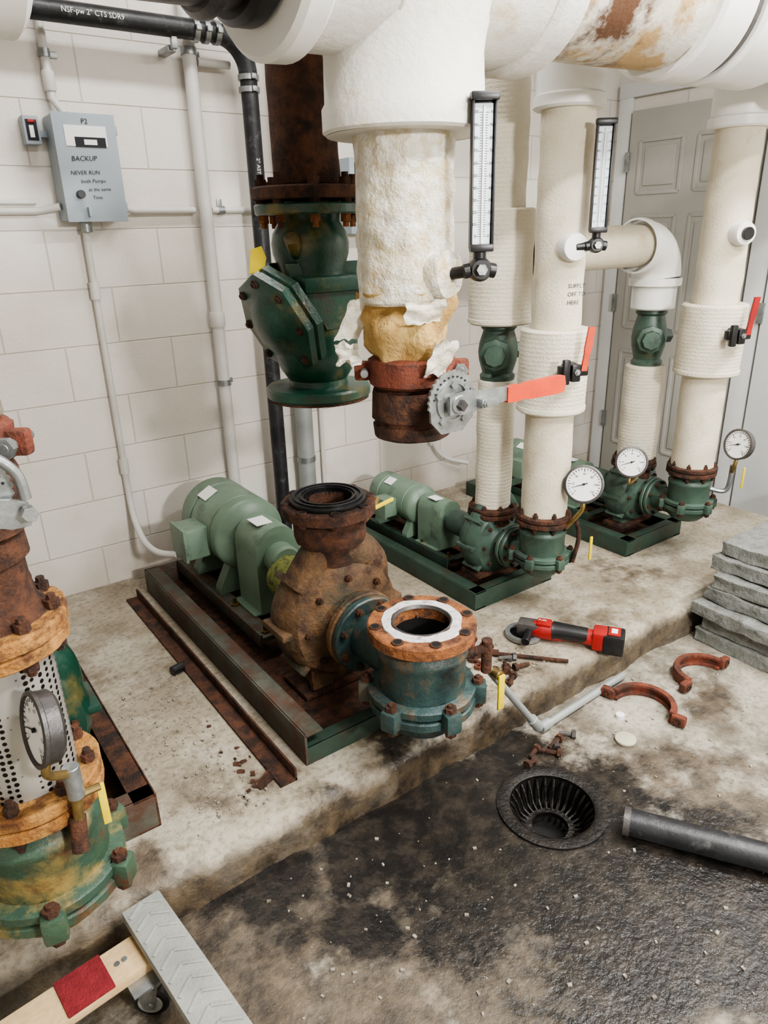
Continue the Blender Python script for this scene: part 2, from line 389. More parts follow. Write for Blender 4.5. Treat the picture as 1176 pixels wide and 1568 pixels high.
# floor drain
d = M('floor_drain')
d.lathe([(.114,-.008),(.132,-.008),(.150,.001),(.150,.006),(.124,.009),(.114,.004)], IRON, (DX,DY,0), seg=48, closed=True)
d.lathe([(.114,-.004),(.112,-.05),(.09,-.115),(.0,-.125)], DARK, (DX,DY,0), seg=40)
for i in range(28):
    a = 2*pi*i/28; c, s_ = math.cos(a), math.sin(a)
    d.tube([(DX+.114*c,DY+.114*s_,-.006),(DX+.098*c,DY+.098*s_,-.03),(DX+.085*c,DY+.085*s_,-.06),(DX+.062*c,DY+.062*s_,-.072)], .0042, IRON, seg=6, res=3)
d.lathe([(.050,-.085),(.066,-.085),(.066,-.07),(.050,-.07)], IRON, (DX,DY,0), seg=32, closed=True)
d.done()

def door(name, y0, y1, m, panels=True, z1=2.05):
    o = M(name); x = WX-.02; w = y1-y0
    o.box((x, (y0+y1)/2, z1/2+.003), (.036, w, z1-.006), m, b=.003)
    if panels:
        pw = w*.34
        for cy in (y0+w*.27, y1-w*.27):
            for (a, b_) in ((.22,.78),(.92,1.52),(1.64,1.90)):
                zc = (a+b_)/2; hh = b_-a
                for (oy, oz, sy, sz) in ((0,hh/2,pw,.02),(0,-hh/2,pw,.02),(pw/2,0,.02,hh),(-pw/2,0,.02,hh)):
                    o.box((x-.019, cy+oy, zc+oz), (.012, sy, sz), m, b=.004)
                o.box((x-.02, cy, zc), (.012, pw-.07, hh-.07), m, b=.005)
    o.cyl((x-.018, y0+.07, .98), (x-.06, y0+.07, .98), .026, GALV)
    for z in (.35, 1.05, 1.8): o.box((x-.022, y1+.004, z), (.012, .03, .10), GALV, b=.002)
    return o.done()
door('door_1', 1.99, 2.74, DOORP)
door('door_2', 1.05, 1.86, DOORW, panels=False)
t = M('trim_1')
for (ya, yb) in ((1.875,1.975),(2.757,2.84),(.95,1.035)):
    t.box((WX-.0125, (ya+yb)/2, 1.06), (.024, yb-ya, 2.12), DOORW, b=.003)
t.box((WX-.0125, 1.9, 2.155), (.024, 1.89, .07), DOORW, b=.003)
t.done()

# ------------------------------------------------------------------ pumps
def suction(m, X, Y, zt, s, body, fl, bolt, opened, sz, fr=.142):
    L = lambda pr: [(r*s, zt+z*s) for r, z in pr]
    m.lathe(L([(0,-.33),(.05,-.326),(.085,-.31),(.108,-.285),(.118,-.255),(.118,-.24)]), body, (X,Y,0), wob=.002)
    m.lathe(L([(0,-.245),(.14,-.245),(.146,-.24),(.146,-.222),(.14,-.218),(.12,-.217),(.12,-.212),(.14,-.212),(.146,-.208),(.146,-.19),(.14,-.186),(0,-.186)]), body, (X,Y,0), wob=.004, wf=20)
    for i in range(6):
        a = 2*pi*i/6+.35; cx = X+.15*s*math.cos(a); cy = Y+.15*s*math.sin(a)
        m.box((cx,cy,zt-.215*s), (.045*s,.045*s,.058*s), body, rot=a, b=.008)
        m.cyl((cx,cy,zt-.265*s), (cx,cy,zt-.165*s), .008*s, bolt, seg=8)
        m.lathe([(0,0),(.016*s,0),(.016*s,.014*s),(0,.014*s)], bolt, (cx,cy,zt-.187*s), seg=6)
        m.lathe([(0,0),(.016*s,0),(.016*s,.014*s),(0,.014*s)], bolt, (cx,cy,zt-.258*s), seg=6)
    m.lathe(L([(.118,-.19),(.118,-.09),(.123,-.082),(.123,-.07),(.112,-.055),(.10,-.045),(.10,-.03),(.078,-.03),(.078,-.19)]), body, (X,Y,0), wob=.002, closed=True)
    if opened:
        m.flange((X,Y,zt-.018*s), (0,0,1), fr*s, .036*s, fl, None, hole=.076*s)
        m.lathe([(.078*s,0),(.108*s,0),(.106*s,.0025),(.080*s,.0025)], WSMEAR, (X,Y,zt), wob=.012, wf=22, closed=True, seg=64)
        m.lathe([(.077*s,-.001),(.0755*s,-.16*s),(0,-.17*s)], DARK, (X,Y,zt))
        m.lathe([(.072*s,-.004),(.079*s,-.004),(.080*s,.003),(.076*s,.004)], STEELB, (X,Y,zt), closed=True)
        for i in range(8):
            a = 2*pi*(i+.5)/8; m.lathe([(.0,.0035),(.011,.0035),(.011,-.001)], DARK, (X+.124*s*math.cos(a), Y+.124*s*math.sin(a), zt+.0005), seg=14)
            m.lathe([(.011,0),(.015,0),(.015,.004),(.011,.004)], RUST, (X+.124*s*math.cos(a), Y+.124*s*math.sin(a), zt), seg=14, closed=True)
    else:
        m.flange((X,Y,zt-.014*s), (0,0,1), fr*s, .028*s, fl, bolt, rb=.012*s, h=.03*s, n=8)
        m.flange((X,Y,zt+.016*s), (0,0,1), fr*s, .028*s, fl, bolt, rb=.013*s, h=.028*s, n=8)

def pump(name, X, Ys, Yd, zs, zsh, zd, s, cas, suc, sfl, dfl, bolt, skid, sk, motor=(2.22,2.62,.14,.43), opened=True, zpad=.12, foot=RUST, skm=SKID, green=GREENM, fr=.142):
    m = M(name)
    suction(m, X, Ys, zs, s, suc, sfl, bolt, opened, zsh, fr)
    yf = Yd-.15*s
    m.cyl((X, Ys+.07*s, zsh), (X, yf, zsh), .072*s, suc)
    m.flange((X, yf-.035*s, zsh), (0,1,0), .118*s, .024*s, suc, bolt, rb=.011*s, h=.02*s)
    m.flange((X, yf-.008*s, zsh), (0,1,0), .122*s, .024*s, cas, bolt, rb=.011*s, h=.02*s)
    R = .20*s
    pr = [(0,-.15*s),(.08*s,-.15*s),(.085*s,-.12*s),(.125*s,-.09*s),(R*.88,-.078*s),(R*.97,-.055*s),(R*1.02,-.02*s),(R*1.02,.02*s),(R*.97,.055*s),(R*.88,.075*s),(.15*s,.085*s),(.15*s,.11*s),(.105*s,.112*s),(.08*s,.16*s),(.055*s,.19*s),(.055*s,.26*s),(0,.26*s)]
    m.lathe(pr, cas, (X, Yd, zsh), (0,1,0), 44, .004, 10)
    m.tube([(X+R*.75, Yd, zsh+.02*s),(X+R*.62, Yd, zsh+.13*s),(X+.03*s, Yd, zsh+.22*s),(X, Yd, zd-.09*s)], [.045*s,.07*s,.08*s,.08*s], cas, seg=20)
    m.tube([(X-R*.7, Yd, zsh+.02*s),(X-R*.5, Yd, zsh+.13*s),(X, Yd, zsh+.25*s)], [.04*s,.06*s,.06*s], cas, seg=20)
    m.bolts((X, Yd-.088*s, zsh), (0,-1,0), .145*s, 8, .011*s, .018*s, bolt)
    m.bolts((X, Yd+.11*s, zsh), (0,1,0), .13*s, 8, .011*s, .018*s, bolt)
    for a in (-.8, .8, 2.3, -2.3, 1.57, -1.57):
        c, s_ = math.cos(a), math.sin(a)
        m.box((X+R*.97*s_, Yd, zsh+R*.97*c), (.022*s,.13*s,.05*s), cas, rot=Mx.Rotation(a,4,'Y'), b=.004)
    m.lathe([(.078*s,zsh+.18*s),(.08*s,zd-.13*s),(.102*s,zd-.125*s),(.108*s,zd-.11*s),(.108*s,zd-.07*s),(.1*s,zd-.055*s),(.085*s,zd-.04*s)], dfl, (X,Yd,0), wob=.005, wf=25)
    if opened:
        m.flange((X,Yd,zd-.02*s), (0,0,1), .14*s, .036*s, dfl, None, hole=.07*s)
        m.lathe([(.072*s,0),(.114*s,0),(.116*s,.004*s),(.114*s,.014*s),(.072*s,.014*s)], RUBB, (X,Yd,zd-.002), closed=True)
        m.lathe([(.097*s,.01*s),(.103*s,.01*s),(.103*s,.019*s),(.097*s,.019*s)], RUBB, (X,Yd,zd-.002), closed=True)
        m.lathe([(.080*s,.01*s),(.085*s,.01*s),(.085*s,.019*s),(.080*s,.019*s)], RUBB, (X,Yd,zd-.002), closed=True)
        m.lathe([(.071*s,0),(.07*s,-.12*s),(0,-.13*s)], DARK, (X,Yd,zd))
        m.bolts((X,Yd,zd-.038*s), (0,0,-1), .124*s, 8, .013*s, .012*s, bolt, .5)
        for i in range(8):
            a = 2*pi*(i+.5)/8; m.lathe([(.0,.0022),(.0105*s,.0022)], DARK, (X+.127*s*math.cos(a), Yd+.127*s*math.sin(a), zd), seg=12)
            m.lathe([(.011*s,0),(.014*s,0),(.014*s,.005*s),(.011*s,.005*s)], RUST, (X+.127*s*math.cos(a), Yd+.127*s*math.sin(a), zd-.002), seg=12, closed=True)
    else:
        m.flange((X,Yd,zd-.016*s), (0,0,1), .14*s, .026*s, dfl, bolt, rb=.013*s, h=.025*s)
        m.flange((X,Yd,zd+.012*s), (0,0,1), .135*s, .026*s, dfl, bolt, rb=.013*s, h=.022*s)
    (sx0, sx1, sy0, sy1, hh) = sk
    zt_ = zpad+hh
    zf = zpad+.02 if opened else zt_
    m.ext([(-.12*s,0),(.12*s,0),(.07*s,zsh-.13*s-zf),(.03*s,zsh-.1*s-zf),(-.03*s,zsh-.1*s-zf),(-.07*s,zsh-.13*s-zf)], (X, Yd, zf), (1,0,0), (0,0,1), .09*s, cas)
    m.box((X, Yd, zf+.008), (.32*s,.15*s,.016), foot, b=.003)
    my0, my1, mr, mz = motor
    m.lathe([(0,0),(.05*s,0),(.075*s,.02*s),(.078*s,.15*s),(.06*s,.165*s),(0,.165*s)], YGREEN if opened else cas, (X,Yd+.16*s,zsh), (0,1,0))
    m.lathe([(0,0),(.05*s,0),(.058*s,.01),(.058*s,my0-Yd-.3*s),(0,my0-Yd-.3*s)], cas if not opened else green, (X,Yd+.3*s,mz-.01*s), (0,1,0))
    gw = .085*s; gy0 = Yd+.36*s; gy1 = my0-.01
    top = mz+.02*s
    arch = [(-gw, zt_-top), (-gw, 0)]+[(-gw*math.cos(pi*i/10), gw*math.sin(pi*i/10)) for i in range(1,10)]+[(gw,0),(gw, zt_-top)]
    if gy1-gy0 > .03:
        m.ext(arch, (X,(gy0+gy1)/2,top), (1,0,0), (0,0,1), gy1-gy0, green)
        for sg in (-1,1):
            m.box((X+sg*(gw+.012*s),(gy0+gy1)/2,zt_+.004), (.03*s,gy1-gy0,.006), green, b=.001)
    ml = my1-my0
    m.lathe([(0,0),(mr*.35,0),(mr*.55,.008),(mr*.9,.03*s),(mr*.98,.045*s),(mr,.05*s),(mr,.09*s),(mr*.975,.092*s),(mr*.975,.10*s),(mr,.102*s),(mr,ml-.13*s),(mr*.97,ml-.128*s),(mr*.97,ml-.118*s),(mr*1.01,ml-.115*s),(mr*1.01,ml-.04*s),(mr*.9,ml-.012*s),(mr*.5,ml),(0,ml)], green, (X,my0,mz), (0,1,0), 44)
    m.cyl((X,my0-.03,mz), (X,my0+.01,mz), .03*s, GALV)
    for yy in (my0+.08*s, my1-.1*s):
        m.ext([(-mr*.95, zt_-mz),(mr*.95, zt_-mz),(mr*.95, zt_-mz+.02),(mr*.6,-mr*.72),(-mr*.6,-mr*.72),(-mr*.95, zt_-mz+.02)], (X,yy,mz), (1,0,0), (0,0,1), .05*s, green)
        for sx in (-1,1): m.bolts((X+sx*mr*.82,yy,zt_+.02), (0,0,1), 0, 1, .012*s, .015*s, bolt)
    m.box((X-mr-.035*s,(my0+my1)/2-.02*s,mz-.015*s), (.09*s,.13*s,.12*s), green, b=.012*s)
    m.box((X-mr-.084*s,(my0+my1)/2-.02*s,mz-.015*s), (.012*s,.138*s,.128*s), green, b=.004)
    a = -.5
    m.ext([(-.04*s,-.03*s),(.04*s,-.03*s),(.04*s,.03*s),(-.04*s,.03*s)], (X+mr*1.014*math.sin(a), my0+ml*.62, mz+mr*1.014*math.cos(a)), (0,1,0), (math.cos(a),0,-math.sin(a)), .001, WHITE)
    if gy1-gy0 > .03: m.box((X-.02, (gy0+gy1)/2, top+gw), (.06*s,.08*s,.002), WHITE, b=0)
    def chan(xc, ya, yb, side):
        m.box((xc,(ya+yb)/2,zpad+hh/2), (.008,yb-ya,hh), skid, b=.002)
        for z in (zpad+.004, zpad+hh-.004): m.box((xc+side*.026,(ya+yb)/2,z), (.056,yb-ya,.008), skid, b=.002)
    chan(sx0, sy0, sy1, 1); chan(sx1, sy0, sy1, -1)
    hf = hh*.55 if opened else hh
    m.box(((sx0+sx1)/2, sy0+.004, zpad+hf/2), (sx1-sx0, .008, hf), skm if not opened else SKIDG, b=.002)
    m.box(((sx0+sx1)/2, sy0+.024, zpad+hf-.004), (sx1-sx0, .045, .008), skm if not opened else SKIDG, b=.002)
    m.box(((sx0+sx1)/2, sy1-.004, zpad+hh/2), (sx1-sx0, .008, hh), skid, b=.002)
    ya = Yd+.22*s; yb = sy1-.02; iw = mr*1.12
    for sg in (-1,1):
        m.box((X+sg*iw, (ya+yb)/2, zt_-.012), (.008,yb-ya,.05), skm, b=.002)
        m.box((X+sg*(iw-.028*s), (ya+yb)/2, zt_+.004-.008), (.06*s, yb-ya, .008), skm, b=.002)
    for yy in (ya+.02, my0-.03, yb-.03):
        m.box((X, yy, zt_-.012), (2*iw,.04,.012), skm, b=.002)
    m.box(((sx0+sx1)/2, (sy0+sy1)/2, zpad+.012), (sx1-sx0-.02, sy1-sy0-.02, .006), foot, b=0)
    for (xx, yy) in ((X-iw+.03,my0-.05),(X+iw-.03,my0-.05),(X-iw+.03,ya+.03),(X+iw-.03,ya+.03)):
        m.cyl((xx,yy,zt_-.004), (xx,yy,zt_+.03*s), .008*s, bolt, seg=8); m.bolts((xx,yy,zt_), (0,0,1), 0, 1, .016*s, .014*s, BRASS)
    return m

def gauge(m, c, n, r, stem_to=None):
    c = V(c); n = V(n).normalized()
    m.lathe([(0,-.022),(r*.9,-.022),(r,-.016),(r,.004),(r*1.05,.006),(r*1.05,.012),(r*.95,.014),(r*.93,.006),(0,.006)], STEELB, c, n, 36)
    m.lathe([(0,.008),(r*.92,.008)], WHITE, c, n, 36)
    up = V((0,0,1)); up = (up-n*up.dot(n)).normalized(); sd = up.cross(n)
    for i in range(25):
        a = math.radians(-135+270*i/24); d_ = up*math.cos(a)+sd*math.sin(a); l = .18 if i % 4 == 0 else .10
        tdir = n.cross(d_)
        m.ext([(-.0009,r*(.86-l)),(.0009,r*(.86-l)),(.0009,r*.86),(-.0009,r*.86)], c+n*.0095, tdir, d_, .0006, INK)
        if i % 4 == 0: m.text(str(i*5), c+n*.0095+d_*r*.56-sd*.005-up*.003, sd, up, .010, INK)
    a = -1.9; d_ = up*math.cos(a)+sd*math.sin(a)
    m.ext([(-.0018,-r*.2),(.0018,-r*.2),(.0006,r*.7),(-.0006,r*.7)], c+n*.0105, n.cross(d_), d_, .0006, INK)
    m.lathe([(0,.013),(.004,.013),(.004,.008)], INK, c, n, 12)
    if stem_to: m.tube([c-up*r*.9-n*.01, c-up*(r+.03)-n*.01, V(stem_to)], .008, BRASS, smooth=True, seg=10)

# --- pump 2: the opened one
m = pump('water_pump', 1.01, 1.26, 1.70, .535, .375, .745, 1.0, VOLR, TEAL, RUSTO, RUST, RUST, SKID,
         (.72, 1.29, 1.40, 2.70, .10), motor=(2.24,2.64,.14,.435))
m.tube([(1.11,1.20,.42),(1.17,1.17,.44)], .013, RUST, smooth=False, seg=10)
m.cyl((1.165,1.175,.46), (1.165,1.175,.36), .015, RUST, seg=12)
m.tube([(1.165,1.175,.38),(1.20,1.185,.33),(1.405,1.195,.055)], .011, GREYC, smooth=False, seg=12)
m.cyl((1.385,1.195,.085), (1.42,1.195,.038), .017, GREYC, seg=12)
m.box((1.19,1.14,.30), (.022,.006,.11), YEL, b=.002)
m.cyl((1.19,1.145,.35), (1.19,1.175,.35), .014, BRASS, seg=12)
m.tube([(1.1,1.72,.60),(1.2,1.76,.63),(1.26,1.80,.66)], .008, BRASS, seg=8)
m.box((1.27,1.78,.645), (.10,.010,.012), YEL, rot=.3, b=.003)
m.ext([(-.02,0),(.05,0),(.03,.20),(.0,.20)], (.90,1.64,.16), (1,0,0), (0,.35,1), .02, VOLR)
m.done()
a = M('steel_angle_rail')
a.box((.645,2.02,.124), (.05,1.30,.008), RUST, b=.001); a.box((.667,2.02,.14), (.006,1.30,.04), RUST, b=.001)
a.done()

# --- pump 1 at the left
PX = .062
m = pump('water_pump', PX, 1.26, 1.69, .53, .385, .745, .97, GREEND, GREENR, RUSTY, RUST, RUST, RUST,
         (-.24, .32, 1.44, 2.70, .10), motor=(2.24,2.64,.14,.435), opened=False, fr=.135)
m.lathe([(.08,.555),(.090,.56),(.090,.83),(.08,.835)], PERF, (PX,1.26,0), wob=.001)
m.flange((PX,1.26,.845), (0,0,1), .125, .026, RUSTY, RUST, n=8, rb=.013, h=.026)
m.flange((PX,1.26,.875), (0,0,1), .128, .030, RUSTY, RUST, n=8, rb=.013, h=.026)
m.lathe([(.10,.89),(.084,.91),(.078,.95),(.078,.99),(.088,.995),(.088,1.03),(.078,1.035)], RUST, (PX,1.26,0), wob=.005)
gauge(m, (.088,1.09,.75), (-.99,-.12,.18), .060, (.12,1.12,.62))
m.cyl((.12,1.12,.57), (.12,1.12,.635), .015, GALV, seg=12)
m.tube([(.12,1.12,.58),(.115,1.13,.50),(.115,1.18,.46)], .010, BRASS, seg=10)
m.cyl((.115,1.13,.52), (.105,1.11,.46), .015, RUST, seg=10)
m.box((.16,1.12,.53), (.014,.006,.09), YEL, b=.002)
m.cyl((.12,1.12,.57), (.16,1.12,.57), .007, BRASS, seg=8)
m.done()
# --- pumps 3 and 4
m = pump('water_pump', 1.86, 1.61, 1.87, .50, .33, .455, .70, GREEN, GREEN, RUST, RUST, RUST, SKIDG,
         (1.66, 2.08, 1.74, 2.74, .075), motor=(2.28,2.62,.088,.335), opened=False, skm=SKIDG)
gauge(m, (1.895,1.47,.655), (-.75,-.62,.2), .064, (1.88,1.52,.48))
m.tube([(1.895,1.50,.53),(1.93,1.50,.44),(1.93,1.52,.33)], .008, RUST, seg=8)
m.box((1.95,1.46,.40), (.012,.006,.09), YEL, b=.002)
m.done()
m = pump('water_pump', 2.70, 1.55, 1.83, .52, .35, .49, .70, GREEN, GREEN, RUST, RUST, RUST, SKIDG,
         (2.50, 2.90, 1.68, 2.72, .075), motor=(2.26,2.60,.088,.345), opened=False, skm=SKIDG)
gauge(m, (2.52,1.72,.545), (-.7,-.68,.2), .064, (2.6,1.74,.45))
gauge(m, (2.765,1.40,.645), (-.95,.15,.2), .060, (2.78,1.42,.52))
m.tube([(2.74,1.48,.44),(2.78,1.43,.44),(2.78,1.42,.55)], .010, GALV, seg=8)
m.box((2.80,1.38,.50), (.012,.006,.09), YEL, b=.002)
m.done()

# ------------------------------------------------------------------ triple duty valve over the pump
m = M('triple_duty_valve')
X, Y = .995, 1.69
m.lathe([(0,1.062),(.138,1.062),(.143,1.068),(.143,1.086),(.138,1.092),(.082,1.095),(.08,1.11),(.1,1.14),(.112,1.18),(.113,1.22),(.105,1.27),(.1,1.31),(.1,1.34),(.088,1.37),(.085,1.39),(.098,1.43),(.1,1.455),(.095,1.48),(.08,1.505),(.08,1.525),(.0,1.525)], GREEND, (X,Y,0), seg=48)
m.lathe([(0,1.056),(.138,1.056),(.138,1.062),(0,1.062)], RUST, (X,Y,0))
m.flange((X,Y,1.535), (0,0,1), .135, .026, GREEND, RUSTO, n=8, rb=.014, h=.03)
m.flange((X,Y,1.572), (0,0,1), .137, .03, RUST, RUST, n=8, rb=.016, h=.028)
ax = V((-.84,-.08,-.35)).normalized(); c0 = V((X,Y,1.31))
m.lathe([(0,0),(.095,0),(.10,.05),(.135,.06),(.142,.065),(.142,.085),(.135,.09),(.135,.094),(.142,.098),(.142,.116),(.134,.120),(.09,.124),(.07,.14),(.03,.15),(0,.152)], GREEND, c0+ax*.02, ax, 8)
m.bolts(c0+ax*.136, ax, .118, 8, .012, .014, RUST)
for sg in (-1, 1):
    m.ext([(-.12,.10),(.09,.10),(.10,.075),(.10,-.02),(.085,-.02),(.07,.04),(-.12,.04)], (X+.02,Y+sg*.05,1.31), (1,0,0), (0,0,1), .016, GREEND)
m.ext([(-.09,0),(.09,0),(.03,-.10),(-.03,-.10)], (X,Y-.1,1.35), (1,0,0), (0,0,1), .02, GREEND)
m.box((X+.01,Y-.02,1.36), (.21,.21,.04), GREEND, b=.012)
m.cyl((X-.04,Y-.02,1.40), (X-.10,Y-.08,1.47), .018, GREEND)
m.ext([(-.022,-.028),(.015,-.034),(.024,.0),(.014,.03),(-.014,.028)], (X-.15,Y+.01,1.42), (.8,-.5,.2), (.1,.2,1), .004, YEL)
m.done()
m = M('rusty_riser_pipe')
m.ipipe(.995, 1.69, 1.587, CZ, .083, RUST, .004)
m.done()

# ------------------------------------------------------------------ header pipe along X (slight pitch)
HY = 1.26; SL = .035
def HZf(x): return 1.935+SL*x
m = M('insulated_header_pipe')
def hx(x0, x1, r, mt, lip=.01, wob=.004):
    n = max(2, int((x1-x0)/.04)); pr = [(0,0),(r-lip,0),(r,lip)]+[(r,(x1-x0)*i/n) for i in range(1,n)]+[(r,x1-x0-lip),(r-lip,x1-x0),(0,x1-x0)]
    m.lathe(pr, mt, (x0,HY,HZf(x0)), (1,0,SL), 56, wob, 6)
hx(LX, .27, .150, PVCS); hx(-.12, .285, .20, PVC); hx(.28,.70,.132,STEELB,wob=0); hx(.56,.59,.150,STEELB,wob=0); hx(.62,.67,.155,BLACKM,wob=0)
hx(.67,.73,.205,PVC); hx(.715,1.24,.185,PVCS); hx(1.22,1.30,.20,PVCS)
hx(1.27,3.2,.160,PVCB); hx(1.76,1.90,.184,PVC); hx(1.905,1.94,.172,STEELB); hx(1.94,2.2,.186,PVC); hx(2.55,2.9,.186,PVC)
m.elbow((3.38,HY,HZf(3.2)), (-1,0,0), (0,0,1), .19, .162, PVC); m.ipipe(3.38, HY, HZf(3.2)+.18, CZ, .160, PVCS)
for xs in (.86, .95, 1.06): hx(xs, xs+.012, .188, PVCS, .004)
LXP = .972
m.lathe([(.155,1.655),(.162,1.66),(.164,1.70),(.158,1.71),(.156,1.79),(.160,1.82),(.175,1.87),(.185,1.93)], PVCS, (LXP,HY,0), wob=.006, wf=6, seg=56)
m.lathe([(0,1.657),(.155,1.655)], PVCS, (LXP,HY,0), seg=48)
m.lathe([(0,1.70),(.15,1.70),(.15,1.9)], PVCS, (PX,HY,0), seg=48)
m.done()

CR = V((.814,-.581,0)); CF = V((-.581,-.814,0))
def flap(m, o, w, h, tilt, yaw, mt):
    k = m.mi(mt); nx_, nz_ = 8, 12; g = []
    xd = (CR*math.cos(yaw)+CF*math.sin(yaw)); nd = V((0,0,1)).cross(xd)
    up = (V((0,0,1))+xd*tilt).normalized()
    for j in range(nz_+1):
        row = []
        for i in range(nx_+1):
            u = i/nx_-.5; v = j/nz_-.5
            edge = .5+.13*NZ.noise(V((v*4, o.x*9, o.z*13+ (1 if u > 0 else 5))))
            q = o+xd*(u*2*edge*w)+up*(v*h)+nd*(.008*math.sin(u*3)+.012*NZ.noise(V((u*3,v*4,o.x*20)))-.02*v)
            q.z += .012*NZ.noise(V((u*5, 3.3, o.z*11)))*(1 if abs(v) > .3 else 0)
            row.append(q)
        g.append(row)
    for off in (0, .003):
        vs = [[m.bm.verts.new(q-nd*off) for q in row] for row in g]
        for j in range(nz_):
            for i in range(nx_): m.face([vs[j][i], vs[j][i+1], vs[j+1][i+1], vs[j+1][i]], k)

def torn_end(m, X, Y):
    m.lathe([(.06,1.212),(.080,1.218),(.084,1.23),(.088,1.245),(.091,1.26),(.094,1.275),(.097,1.29),(.098,1.305),(.096,1.32),(.098,1.335),(.1,1.36)], FOAM, (X,Y,0), wob=.034, wf=17, seg=72)
    C = V((X,Y,0))
    for (r_, f_, z, w, h, tilt, yaw) in ((-.112,.02,1.305,.050,.10,.55,.3),(-.128,.045,1.235,.045,.05,.1,.4),(.068,.092,1.228,.060,.075,.25,-.3),(.035,.108,1.325,.085,.045,0,-.2)):
        flap(m, C+CR*r_+CF*f_+V((0,0,z)), w, h, tilt, yaw, JACK)

def butterfly(m, X, Y, z, lever, s=1.0):
    m.lathe([(.06,1.225),(.086,1.222),(.096,1.215),(.096,1.165),(.088,1.158),(.08,1.158)], RUSTC, (X,Y,0), wob=.005, wf=30)
    for sg in (-1,1):
        dx, dy = (sg*.82, -sg*.57)
        cx, cy = X+dx*.106, Y+dy*.106
        m.box((cx,cy,1.19), (.045,.028,.042), RUSTC, rot=math.atan2(dy,dx), b=.008)
        m.cyl((cx+dy*.045,cy-dx*.045,1.19), (cx-dy*.045,cy+dx*.045,1.19), .009, GALV, seg=10)
        m.lathe([(0,0),(.017,0),(.017,.014),(0,.014)], GALV, (cx+dy*.03,cy-dx*.03,1.19), (dy,-dx,0), 6)
    m.lathe([(.074,1.16),(.08,1.155),(.08,1.15),(.088,1.148),(.09,1.14),(.09,1.085),(.083,1.08),(.083,1.072),(.088,1.07),(.088,1.045),(.08,1.04),(.066,1.04),(.066,1.16)], RUST, (X,Y,0), wob=.005, wf=30, closed=True)
    m.lathe([(0,1.052),(.066,1.05)], DARK, (X,Y,0))
    y = Y-.135
    m.cyl((X,Y-.08,z), (X,y+.005,z), .026, RUST, seg=16)
    pts = []
    for i in range(0, 37):
        a = math.radians(-15+210*i/36); r = (.066 if i % 2 else .062)*s
        pts.append((r*math.cos(a), r*math.sin(a)+.004))
    pts += [(-.058*s,-.035*s),(-.03*s,-.064*s),(.03*s,-.064*s),(.060*s,-.036*s)]
    m.ext(pts, (X,y-.002,z), (1,0,0), (0,0,1), .006, GALV)
    for i in range(13):
        a = math.radians(10+160*i/12); m.lathe([(0,0),(.0022,0),(.0022,.004),(0,.004)], INK, (X+.052*s*math.cos(a),y-.0035,z+.004+.052*s*math.sin(a)), (0,-1,0), 6)
    for (px, pz) in ((-.03,-.035),(.03,-.035),(0,.04),(-.04,.02),(.035,.03)):
        m.lathe([(0,0),(.009*s,0),(.009*s,.007),(0,.007)], GALV, (X+px*s,y-.005,z+pz*s), (0,-1,0), 6)
    m.lathe([(.038*s,0),(.045*s,0),(.045*s,.004),(.038*s,.004)], GALV, (X,y-.005,z+.004), (0,-1,0), 30, closed=True)
    m.cyl((X,y,z), (X,y-.03,z), .02*s, GALV, seg=20)
    m.lathe([(0,0),(.012,0),(.012,.012),(0,.012)], STEELB, (X,y-.03,z), (0,-1,0), 4)
    if lever:
        yl = y-.022
        m.ext([(-.025,-.02),(.03,-.026),(.06,-.02),(.17,-.014),(.17,.014),(.06,.02),(.03,.026),(-.025,.02)], (X,yl,z), (1,0,.02), (-.02,0,1), .008, GALV)
        m.box((X+.075,yl-.012,z-.004), (.05,.02,.02), GALV, b=.003)
        m.bolts((X+.06,yl-.02,z-.004), (0,-1,0), 0, 1, .009, .01, GALV)
        m.ext([(.14,-.017),(.17,-.019),(.19,-.016),(.21,-.019),(.30,-.021),(.325,-.019),(.33,0),(.325,.019),(.30,.021),(.21,.019),(.19,.016),(.17,.019),(.14,.017)], (X,yl,z), (1,0,.0), (0,0,1), .016, ORANGE)
    else:
        yl = y-.02
        m.ext([(.02,-.02),(.05,-.025),(.075,-.02),(.08,0),(.07,.016),(.05,.02),(.02,.02)], (X,yl,z-.02), (1,0,-.2), (.2,0,1), .008, GALV)
        m.tube([(X+.0,yl-.01,z+.068),(X+.035,yl-.01,z+.062),(X+.064,yl-.01,z+.03),(X+.070,yl-.01,z-.01)], .008, GALV, seg=10)
        m.cyl((X+.068,yl-.012,z-.03), (X+.068,yl-.028,z-.03), .012, GALV, seg=6)

